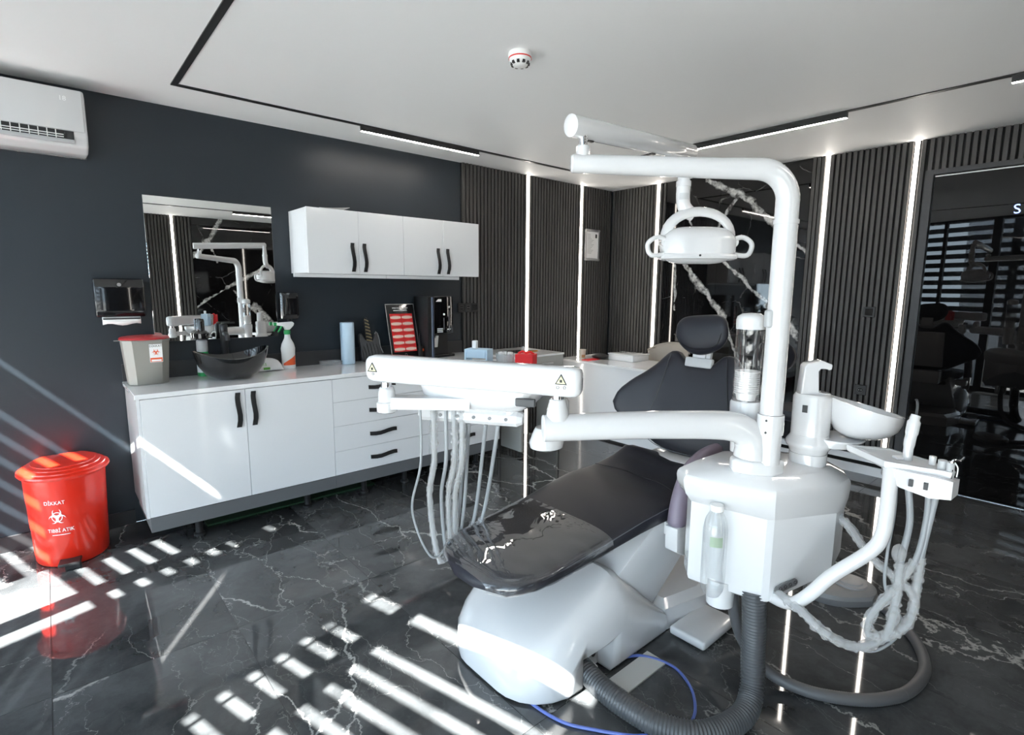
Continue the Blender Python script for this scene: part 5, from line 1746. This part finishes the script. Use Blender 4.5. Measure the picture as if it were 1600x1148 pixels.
# instrument hoses: U loops from the table front to the holder
hoses = [((0.985, 1.640, 1.045), (0.945, 1.640, 0.63), (1.02, 1.62, 0.435), (1.13, 1.64, 0.55), (1.17, 1.66, 1.00), 0.0045, HOSEG, False),
         ((1.030, 1.620, 1.030), (1.020, 1.640, 0.66), (1.055, 1.63, 0.405), (1.14, 1.64, 0.50), (1.19, 1.63, 1.00), 0.0070, HOSEG, True),
         ((1.062, 1.590, 1.030), (1.055, 1.615, 0.66), (1.085, 1.62, 0.42), (1.14, 1.60, 0.55), (1.130, 1.540, 0.955), 0.0070, HOSEG, False),
         ((1.085, 1.570, 1.030), (1.080, 1.605, 0.66), (1.105, 1.61, 0.41), (1.17, 1.57, 0.55), (1.166, 1.486, 0.955), 0.0070, HOSEG, True),
         ((1.105, 1.550, 1.030), (1.100, 1.590, 0.66), (1.125, 1.60, 0.415), (1.19, 1.54, 0.57), (1.192, 1.446, 0.955), 0.0075, HOSEG, True)]
for k, (a, b, c, d, e, r, m_, sleeve) in enumerate(hoses):
    # keep the loops clear of the foot cushion
    b, c, d = [tuple(V((0, 0, 1.44)) + (V(q) - V((0, 0, 1.44))) * 1.06) for q in (b, c, d)]
    path = catmull([a, (a[0], a[1], (a[2] + b[2]) / 2), b, c, d, e], 10)
    h = MB().tube(path, r, 10).build('instrument_hose', m_, du)
    if sleeve:
        sp2 = [p + V((noise.noise(p * 60) * 0.002, noise.noise(p * 55 + V((3, 1, 0))) * 0.002, 0)) for p in catmull([a, (a[0], a[1], (a[2] + b[2]) / 2), b, c, d], 34)]
        rr = [r + 0.003 + 0.008 * abs(noise.noise(p * 60 + V((k, 0, 0)))) + 0.003 * noise.noise(p * 190) for i, p in enumerate(sp2)]
        MB().tube(sp2, rr, 10, cap=False).build('clear_sleeve', SLEEVE, h)

# things on the instrument table
def tp(a, b, z=1.1005):
    q = TC + tdir * a + twid * b
    return V((q.x, q.y, z))
bh_ = thing('mask_box', tp(-0.03, 0.02), 'pale blue paper holder standing on the instrument table', 'holder')
m1 = MB(); m1.M = frame(tp(-0.03, 0.02), tdir, twid)
m1.box((-0.055, -0.03, 0.0), (-0.047, 0.03, 0.118), 0.002, 1)
m1.box((0.030, -0.03, 0.0), (0.038, 0.03, 0.118), 0.002, 1)
m1.box((-0.047, -0.03, 0.085), (0.030, 0.03, 0.118), 0.002, 1)
m1.build('blue_stand', BLUEP, bh_)
m1 = MB(); m1.M = frame(tp(-0.03, 0.02, 1.219), tdir, twid)
m1.box((-0.032, -0.010, 0.0), (-0.014, 0.008, 0.03), 0.002, 1)
m1.build('white_clip', WHITEM, bh_)
ct = thing('cotton_cup', tp(0.068, 0.02), 'clear cup of white cotton rolls on the instrument table', 'cup')
MB().lathe(tp(0.068, 0.02), [(0.026, 0.0), (0.036, 0.105), (0.035, 0.105), (0.025, 0.003)], 20).build('clear_cup', SLEEVE, ct)
for k in range(7):
    a = k * 2.4
    p = tp(0.068, 0.02, 1.105) + V((0.013 * math.cos(a), 0.013 * math.sin(a), 0))
    MB().cyl(p, p + V((0.008 * math.cos(a), 0.008 * math.sin(a), 0.105)), 0.007, n=8).build('cotton_roll', PAPER, ct)
rb = thing('red_glove_box', tp(0.145, 0.03), 'small red card box on the instrument table', 'box')
m1 = MB(); m1.M = frame(tp(0.145, 0.03), tdir, twid)
m1.box((-0.034, -0.028, 0), (0.034, 0.028, 0.106), 0.002, 1)
m1.build('box_body', REDBOX, rb)
m1 = MB(); m1.M = frame(tp(0.145, 0.03, 1.2067), tdir, twid)
m1.tube([(-0.03, 0, 0), (-0.015, 0.004, 0.008), (0, -0.003, 0.003), (0.015, 0.003, 0.007), (0.03, 0, 0)], 0.004, 6)
m1.build('torn_edge', REDBOX, rb)
m1 = MB(); m1.M = frame(tp(0.145, 0.03), tdir, twid)
m1.box((-0.012, -0.0295, 0.025), (0.012, -0.0283, 0.045))
m1.build('white_print', INKW, rb)
# ================================================================== ASSISTANT UNIT
au = thing('assistant_unit', (1.80, 0.45, 0.45), 'white assistant tray with instrument holders on a bent tube', 'dental unit')
MB().tube(catmull([(1.785, 0.71, 0.408), (1.735, 0.640, 0.432), (1.703, 0.590, 0.466), (1.702, 0.545, 0.522), (1.725, 0.505, 0.585), (1.772, 0.43, 0.672), (1.795, 0.405, 0.725), (1.822, 0.405, 0.80), (1.868, 0.417, 0.915)], 6), 0.020, 20).build('bent_tube', WHITE, au)
# tray: flat plate with rim, wedge head that carries the holders
tr_pts = [(1.955, 0.565), (2.018, 0.470), (1.965, 0.345), (1.900, 0.272), (1.872, 0.276), (1.845, 0.430)]
tcx = sum(p[0] for p in tr_pts) / 6
tcy = sum(p[1] for p in tr_pts) / 6
def trr(f, z):
    return [V((tcx + (x - tcx) * f, tcy + (y - tcy) * f, z + (0.02 * (0.565 - y) if False else 0))) for x, y in tr_pts]
MB().rings([trr(0.90, 0.915), trr(0.98, 0.922), trr(1.0, 0.935), trr(0.985, 0.940), trr(0.86, 0.940), trr(0.84, 0.934)]).build('tray', WHITE, au, angle=25)
MB().rings([trr(0.82, 0.9345), trr(0.82, 0.937)]).build('tray_mat', LGREY, au)
MB().rings([[V(p) for p in r] for r in (
    [(1.858, 0.435, 0.890), (1.885, 0.445, 0.890), (1.885, 0.445, 0.922), (1.858, 0.435, 0.922)],
    [(1.842, 0.385, 0.872), (1.89, 0.395, 0.872), (1.89, 0.395, 0.924), (1.842, 0.385, 0.924)],
    [(1.838, 0.315, 0.862), (1.90, 0.325, 0.862), (1.90, 0.325, 0.925), (1.838, 0.315, 0.925)],
    [(1.855, 0.268, 0.866), (1.902, 0.262, 0.872), (1.902, 0.262, 0.918), (1.855, 0.268, 0.918)])]).build('holder_head', WHITE, au, angle=25)
for y in (0.36, 0.325):
    MB().box((1.832, y - 0.006, 0.885), (1.845, y + 0.004, 0.905)).build('holder_switch', DGREY, au)
tag_ = MB(); tag_.M = frame((1.925, 0.405, 0.9385), (0.7, -0.65, 0), (0.65, 0.7, 0))
tag_.box((-0.022, -0.012, 0), (0.022, 0.012, 0.006)); tag_.build('white_tag', PAPER, au)
# curing light standing in its holder
MB().tube(catmull([(1.925, 0.392, 0.925), (1.928, 0.392, 0.985), (1.933, 0.390, 1.02), (1.938, 0.388, 1.06), (1.942, 0.386, 1.075)], 5), [0.013] * 5 + [0.015] * 5 + [0.017] * 5 + [0.013] * 5 + [0.007], 14).build('curing_light', WHITE, au)
MB().tube(catmull([(1.942, 0.386, 1.075), (1.945, 0.386, 1.098), (1.940, 0.387, 1.115), (1.934, 0.389, 1.122)], 5), 0.0035, 8).build('light_guide', DGREY, au)
MB().cyl((1.930, 0.332, 0.925), (1.930, 0.332, 0.962), 0.009, n=12).build('holder_post', WHITEM, au)
for (x, y, r) in ((1.895, 0.302, 0.011), (1.888, 0.283, 0.010)):
    MB().cyl((x, y, 0.919), (x - 0.001, y + 0.001, 0.965), r, n=12).build('holder_post', LGREY, au)
MB().cyl((1.884, 0.281, 0.919), (1.885, 0.281, 0.970), 0.006, n=12).build('syringe_body', CHROME, au)
MB().tube(catmull([(1.885, 0.281, 0.970), (1.888, 0.276, 0.973), (1.897, 0.265, 0.972), (1.904, 0.258, 0.982)], 5), 0.0028, 8).build('syringe_tip', CHROME, au)
MB().tube(catmull([(1.889, 0.276, 0.966), (1.894, 0.268, 0.95), (1.890, 0.268, 0.925)], 5), 0.0018, 6).build('syringe_lever', PAPER, au)
# suction hoses hanging from the tray to the box
for (pts, r, m_, slv) in (
    ([(1.888, 0.375, 0.872), (1.885, 0.360, 0.76), (1.860, 0.365, 0.64), (1.842, 0.362, 0.54), (1.815, 0.37, 0.425), (1.745, 0.425, 0.385), (1.672, 0.495, 0.43), (1.672, 0.565, 0.468), (1.80, 0.72, 0.432)], 0.0090, HOSEG, True),
    ([(1.915, 0.330, 0.865), (1.908, 0.326, 0.77), (1.880, 0.335, 0.65), (1.845, 0.372, 0.555), (1.800, 0.410, 0.47), (1.785, 0.405, 0.415), (1.845, 0.350, 0.43), (1.885, 0.325, 0.50), (1.87, 0.34, 0.56), (1.87, 0.44, 0.62), (1.95, 0.53, 0.665), (2.03, 0.62, 0.68)], 0.0080, HOSEG, True),
    ([(1.925, 0.312, 0.865), (1.915, 0.318, 0.78), (1.895, 0.325, 0.66), (1.88, 0.325, 0.55), (1.86, 0.332, 0.455), (1.80, 0.39, 0.40)], 0.0090, HOSEG, True),
    ([(1.872, 0.400, 0.875), (1.862, 0.395, 0.78), (1.835, 0.395, 0.66), (1.84, 0.39, 0.55), (1.87, 0.345, 0.44), (1.80, 0.385, 0.37), (1.72, 0.45, 0.395), (1.685, 0.55, 0.462), (1.82, 0.72, 0.432)], 0.0042, HOSEG, False)):
    path = catmull(pts, 9)
    h = MB().tube(path, r, 10).build('suction_hose', m_, au)
    if slv:
        p2 = catmull(pts[2:], 30)
        rr = [r + 0.003 + 0.011 * abs(noise.noise(p * 55)) + 0.003 * noise.noise(p * 170) for i, p in enumerate(p2)]
        MB().tube(p2, rr, 10, cap=False).build('clear_sleeve', SLEEVE, h)
MB().sphere((1.862, 0.372, 0.665), 0.024, 14, 10, (0.8, 0.8, 1.2)).build('bagged_tip', SLEEVE, au)

# ================================================================== FLOOR HOSES, CABLES, PEDAL
cp = catmull([(1.735, 0.735, 0.43), (1.735, 0.725, 0.33), (1.735, 0.72, 0.20), (1.70, 0.70, 0.09), (1.61, 0.69, 0.048), (1.46, 0.735, 0.045), (1.385, 0.835, 0.045), (1.362, 0.955, 0.045), (1.362, 1.065, 0.047), (1.378, 1.17, 0.055), (1.39, 1.26, 0.06)], 40)
rr = [0.0385 + 0.0035 * math.sin(i * math.pi / 2) for i in range(len(cp))]
# ridges need even spacing: resample the path
def resample(path, step):
    out = [path[0]]
    acc = 0
    for a, b in zip(path, path[1:]):
        L = (b - a).length
        while acc + L >= step:
            t = (step - acc) / L
            a = a + (b - a) * t
            out.append(a)
            L = (b - a).length
            acc = 0
        acc += L
    return out
cp = resample(cp, 0.0028)
rr = [0.0365 + (0.0035 if (i // 2) % 2 == 0 else -0.001) for i in range(len(cp))]
tag(MB().tube(cp, rr, 20).build('corrugated_hose', CORR, angle=80), 'thick grey corrugated hose curving over the floor into the chair base', 'hose')
hp = resample(catmull([(2.80, 0.66, 0.022), (2.71, 0.545, 0.022), (2.577, 0.427, 0.022), (2.398, 0.358, 0.022), (2.213, 0.367, 0.022), (2.079, 0.429, 0.022), (1.985, 0.523, 0.022), (1.93, 0.619, 0.024), (1.89, 0.72, 0.05), (1.85, 0.80, 0.14), (1.80, 0.83, 0.30), (1.79, 0.83, 0.43)], 20), 0.004)
rr = [0.0205 + (0.0012 if (i % 2 == 0 and i > len(hp) * 0.45) else 0) for i in range(len(hp))]
tag(MB().tube(hp, rr, 16).build('pedal_hose', HOSED, angle=80), 'dark grey hose looping over the floor from the foot pedal', 'hose')
tag(MB().tube(catmull([(1.56, 1.16, 0.012), (1.657, 1.115, 0.007), (1.70, 1.004, 0.006), (1.655, 0.90, 0.006), (1.57, 0.83, 0.006), (1.48, 0.80, 0.006), (1.40, 0.76, 0.006)], 8), 0.0055, 8).build('blue_cable', BLUEC), 'blue cable curving over the floor beside the corrugated hose', 'cable')
tag(MB().tube(catmull([(1.17, 1.30, 0.006), (1.159, 1.21, 0.006), (1.183, 1.089, 0.006), (1.24, 0.999, 0.006), (1.31, 0.91, 0.006), (1.38, 0.84, 0.0065), (1.42, 0.70, 0.006)], 8), 0.0055, 8).build('blue_cable', BLUEC), 'blue cable running from under the white chair base nose', 'cable')
tag(boxo('floor_plate', (1.46, 1.03, 0.0003), (1.70, 1.118, 0.006), PALE), 'pale rectangular plate on the floor against the chair base', 'plate')
fp = thing('foot_pedal', (2.75, 0.76, 0), 'grey round foot pedal on the marble floor', 'foot pedal')
pc = V((2.79, 0.735, 0))
pdv = V((-0.80, 0.60, 0)).normalized()
def prg(r, ext, z):
    out = []
    for k in range(36):
        a = 2 * math.pi * k / 36
        w = V((math.cos(a), math.sin(a), 0))
        s = max(0, w.dot(pdv))
        out.append(V((pc.x + w.x * r, pc.y + w.y * r, z)) + pdv * (ext * s ** 0.5))
    return out
MB().rings([prg(0.112, 0.10, 0.001), prg(0.115, 0.10, 0.006), prg(0.115, 0.10, 0.030)]).build('pedal_base', MGREY, fp)
MB().rings([prg(0.113, 0.098, 0.0305), prg(0.110, 0.095, 0.050), prg(0.098, 0.085, 0.058), prg(0.05, 0.05, 0.060)]).build('pedal_cover', mat('pedal_grey_plastic', (0.22, 0.22, 0.225), 0.4), fp)
MB().lathe((pc.x, pc.y, 0.0601), [(0.072, 0), (0.070, 0.008), (0.055, 0.010), (0.053, 0.016), (0.046, 0.018), (0, 0.018)], 32).build('pedal_disc', mat('pedal_light_grey', (0.30, 0.30, 0.305), 0.4), fp)

# ================================================================== STOOL behind the unit
st = thing('dental_stool', (4.32, 1.57, 0), 'dark leather stool on castors against the right wall behind the spittoon', 'stool')
sc0 = V((4.30, 1.57, 0))
MB().rings([superring(sc0.x, sc0.y, 0.17, 0.17, 0.475, 0.9), superring(sc0.x, sc0.y, 0.20, 0.20, 0.485, 0.9), superring(sc0.x, sc0.y, 0.215, 0.215, 0.52, 0.9), superring(sc0.x, sc0.y, 0.205, 0.205, 0.555, 0.9), superring(sc0.x, sc0.y, 0.14, 0.14, 0.562, 0.9), superring(sc0.x, sc0.y, 0.02, 0.02, 0.555, 0.9)]).build('seat', LEATH, st, angle=60)
bkc = V((4.20, 1.78, 0.935))
bw = V((0.87, -0.49, 0)).normalized()
bn2 = V((-0.49, -0.87, 0)).normalized()
rings = []
for i in range(15):
    u = -1 + 2 * i / 14
    hh = 0.125 * (1 - abs(u) ** 2.6) ** 0.5 + 0.003
    tk = 0.035 * (1 - abs(u) ** 4) ** 0.5 + 0.004
    rings.append([bkc + bw * (0.185 * u) + V((0, 0, hh * math.cos(2 * math.pi * k / 20))) + bn2 * (tk * math.sin(2 * math.pi * k / 20) + 0.05 * u * u) for k in range(20)])
bk_ = MB().rings(rings).build('back_cushion', LEATH, st, angle=70)
MB().tube([bkc + bw * (0.187 * math.cos(2 * math.pi * k / 36)) + V((0, 0, 0.127 * math.sin(2 * math.pi * k / 36))) + bn2 * (0.05 * math.cos(2 * math.pi * k / 36) ** 2) for k in range(37)], 0.004, 6).build('piping', STITCH, bk_)
MB().tube(catmull([sc0 + V((-0.05, 0.10, 0.47)), sc0 + V((-0.10, 0.25, 0.50)), sc0 + V((-0.09, 0.26, 0.75)), bkc - bn2 * 0.036], 6), 0.012, 10).build('back_bar', CHROME, st)
MB().cyl(sc0 + V((0, 0, 0.25)), sc0 + V((0, 0, 0.48)), 0.022, n=20).build('gas_column', CHROME, st)
MB().cyl(sc0 + V((0, 0, 0.10)), sc0 + V((0, 0, 0.25)), 0.030, n=20).build('column_sleeve', CHROME, st)
MB().tube([sc0 + V((0.02, 0, 0.46)), sc0 + V((-0.12, -0.10, 0.44)), sc0 + V((-0.19, -0.15, 0.42))], 0.006, 8).build('height_lever', CHROME, st)
for k in range(5):
    a = math.radians(72 * k - 24)
    w = V((math.cos(a), math.sin(a), 0))
    leg = MB().tube([sc0 + w * 0.02 + V((0, 0, 0.115)), sc0 + w * 0.18 + V((0, 0, 0.100)), sc0 + w * 0.33 + V((0, 0, 0.080))], [0.022, 0.018, 0.014], 12).build('leg', CHROME, st)
    ax = V((-w.y, w.x, 0))
    p = sc0 + w * 0.335 + V((0, 0, 0.030))
    for s in (-1, 1):
        MB().cyl(p + ax * (0.006 * s), p + ax * (0.022 * s), 0.030, n=18).build('castor', MGREY, leg)
    MB().cyl(p + V((0, 0, 0.004)), p + V((0, 0, 0.052)), 0.007, n=8).build('castor_stem', STEEL, leg)
# a second castor that shows by the wall: the desk chair
# ================================================================== DESK CORNER
dk = thing('reception_desk', (4.2, 3.2, 0), 'white reception desk with a plain front along the slatted corner', 'desk')
boxo('desk_top', (3.93, 2.30, 0.722), (4.52, 3.80, 0.745), COUNTER, dk, 0.002, 1)
boxo('front_panel', (3.96, 2.33, 0.02), (3.98, 3.79, 0.7215), WHITE2, dk)
boxo('side_panel', (3.981, 2.33, 0.02), (4.49, 2.35, 0.7215), WHITE2, dk)
boxo('side_panel', (3.981, 3.77, 0.02), (4.49, 3.79, 0.7215), WHITE2, dk)
boxo('plinth', (3.97, 2.34, 0.0), (4.48, 3.78, 0.0195), BLACKM, dk)
sdk = thing('side_table', (3.2, 3.6, 0), 'side table with grey drawer at the end of the worktop', 'table')
boxo('table_top', (2.86, 3.285, 0.866), (3.475, 3.855, CT), COUNTER, sdk, 0.002, 1)
dw = boxo('drawer', (3.06, 3.292, 0.735), (3.465, 3.31, 0.864), mat('warm_grey_board', (0.36, 0.355, 0.33), 0.4), sdk)
boxo('drawer_handle', (3.20, 3.275, 0.795), (3.33, 3.2915, 0.808), STEEL, dw, 0.002, 1)
boxo('drawer_box', (3.06, 3.3105, 0.735), (3.465, 3.84, 0.8655), WHITE2, sdk)
boxo('leg_panel', (3.0, 3.33, 0.04), (3.022, 3.60, 0.8655), mat('warm_grey_board', (0.36, 0.355, 0.33), 0.4), sdk)
boxo('leg_panel', (3.44, 3.33, 0.04), (3.462, 3.60, 0.7345), mat('warm_grey_board', (0.36, 0.355, 0.33), 0.4), sdk)
for (x, y) in ((3.011, 3.36), (3.011, 3.57), (3.451, 3.36), (3.451, 3.57)):
    boxo('foot', (x - 0.014, y - 0.014, 0.0), (x + 0.014, y + 0.014, 0.0395), BLACKM, sdk)
# things on desk and side table
tb_ = thing('tablet', (3.15, 3.56, CT), 'dark tablet lying on the side table', 'tablet')
m1 = MB(); m1.M = frame((3.14, 3.56, CT + 0.0005), (1, -0.15, 0), (0.15, 1, 0))
m1.box((-0.09, -0.07, 0), (0.09, 0.07, 0.009), 0.003, 1); m1.build('case', BLACKM, tb_)
m1 = MB(); m1.M = frame((3.14, 3.56, CT + 0.0098), (1, -0.15, 0), (0.15, 1, 0))
m1.box((-0.08, -0.06, 0), (0.08, 0.06, 0.0006)); m1.build('screen', BLACKG, tb_)
og = thing('orange_pliers', (3.28, 3.50, CT), 'orange handled pliers on the side table', 'pliers')
m1 = MB(); m1.M = frame((3.28, 3.50, CT + 0.0065), (1, -0.25, 0), (0.25, 1, 0))
m1.tube(catmull([(-0.05, -0.012, 0), (0, -0.016, 0), (0.05, -0.004, 0)], 5), 0.006, 8); m1.build('grip', mat('orange_rubber', (0.55, 0.22, 0.03), 0.5), og)
m1 = MB(); m1.M = frame((3.28, 3.50, CT + 0.0065), (1, -0.25, 0), (0.25, 1, 0))
m1.tube(catmull([(-0.05, 0.014, 0), (0, 0.014, 0), (0.05, 0.004, 0)], 5), 0.006, 8); m1.build('grip', BLACKM, og)
m1 = MB(); m1.M = frame((3.28, 3.50, CT + 0.0065), (1, -0.25, 0), (0.25, 1, 0))
m1.tube([(0.05, 0, 0), (0.085, 0.002, 0)], [0.007, 0.003], 8); m1.build('jaw', STEEL, og)
an = thing('desk_aerial', (3.47 - 0.03, 3.80, CT), 'thin black aerial rod standing on the side table', 'aerial')
MB().cyl((3.44, 3.80, CT), (3.44, 3.80, CT + 0.012), 0.012, n=12).build('foot', LGREY, an)
MB().cyl((3.44, 3.80, CT + 0.0125), (3.41, 3.81, CT + 0.16), 0.0028, n=8).build('rod', BLACKM, an)
DZ = 0.745
cu_ = thing('coffee_cup', (4.07, 3.60, DZ), 'beige paper coffee cup with printed figure on the desk', 'cup')
MB().lathe((4.07, 3.60, DZ), [(0.028, 0.0005), (0.038, 0.092), (0.040, 0.094), (0.038, 0.096), (0.036, 0.092), (0.027, 0.004)], 24).build('cup', mat('cream_card', (0.62, 0.58, 0.50), 0.6), cu_)
rows = []
for i in range(7):
    a = math.radians(-150 + 70 * i / 6)
    rows.append([V((4.07 + (0.0285 + 0.0108 * h / 0.092 + 0.0006) * math.cos(a), 3.60 + (0.0285 + 0.0108 * h / 0.092 + 0.0006) * math.sin(a), DZ + h)) for h in (0.015, 0.045)])
MB().grid(rows).build('cup_print', mat('orange_brown_print', (0.45, 0.25, 0.12), 0.6), cu_)
bg = thing('black_pouch', (4.20, 3.50, DZ), 'black soft pouch lying on the desk behind the cup', 'pouch')
MB().sphere((4.20, 3.48, DZ + 0.030), 0.03, 18, 10, (2.2, 3.4, 0.95)).build('pouch', BLACKM, bg)
MB().tube(catmull([(4.13, 3.54, DZ + 0.05), (4.17, 3.50, DZ + 0.066), (4.24, 3.44, DZ + 0.055)], 5), 0.004, 6).build('strap', BLACKM, bg)
tag(boxo('red_folder', (3.99, 3.45, DZ + 0.0005), (4.17, 3.56 - 0.02, DZ + 0.006), REDBOX), 'thin red folder on the desk in front of the cup', 'folder')
bx_ = thing('white_case', (4.34, 3.42, DZ), 'flat white case at the back of the desk', 'case')
boxo('case_body', (4.24, 3.10, DZ + 0.0005), (4.50, 3.40, DZ + 0.055), WHITE2, bx_, 0.004, 2)
boxo('case_lid', (4.235, 3.095, DZ + 0.0555), (4.505, 3.405, DZ + 0.068), WHITE2, bx_, 0.003, 2)
# desk chair behind the desk
dc = thing('desk_chair', (4.66, 2.95, 0), 'beige mesh desk chair behind the reception desk', 'chair')
ccx, ccy = 4.62, 2.95
rows = []
for i in range(13):
    a = math.radians(-75 + 150 * i / 12)
    row = []
    for j in range(6):
        z = 0.62 + 0.29 * j / 5
        edge = 0.075 * (i / 6 - 1) ** 2 if j == 5 else 0
        row.append(V((ccx - 0.08 + 0.21 * math.cos(a), ccy + 0.235 * math.sin(a), z - edge)))
    rows.append(row)
o = MB().grid(rows).build('back_mesh', BEIGE, dc)
sol = o.modifiers.new('thick', 'SOLIDIFY'); sol.thickness = 0.02
MB().tube([r[-1] + V((0, 0, 0.004)) for r in rows], 0.012, 8).build('back_rim', BEIGE, dc)
MB().box((ccx - 0.09, ccy - 0.20, 0.44), (ccx + 0.15, ccy + 0.20, 0.50), 0.02, 3).build('seat', BEIGE, dc)
MB().cyl((ccx, ccy, 0.09), (ccx, ccy, 0.44), 0.025, n=16).build('column', CHROME, dc)
for k in range(5):
    a = math.radians(72 * k + 20)
    w = V((math.cos(a), math.sin(a), 0))
    MB().tube([(ccx, ccy, 0.08), V((ccx, ccy, 0.06)) + w * 0.15], [0.018, 0.012], 10).build('leg', CHROME, dc)
    p = V((ccx, ccy, 0.025)) + w * 0.15
    MB().cyl(p - V((-w.y, w.x, 0)) * 0.012, p + V((-w.y, w.x, 0)) * 0.012, 0.025, n=14).build('castor', BLACKM, dc)
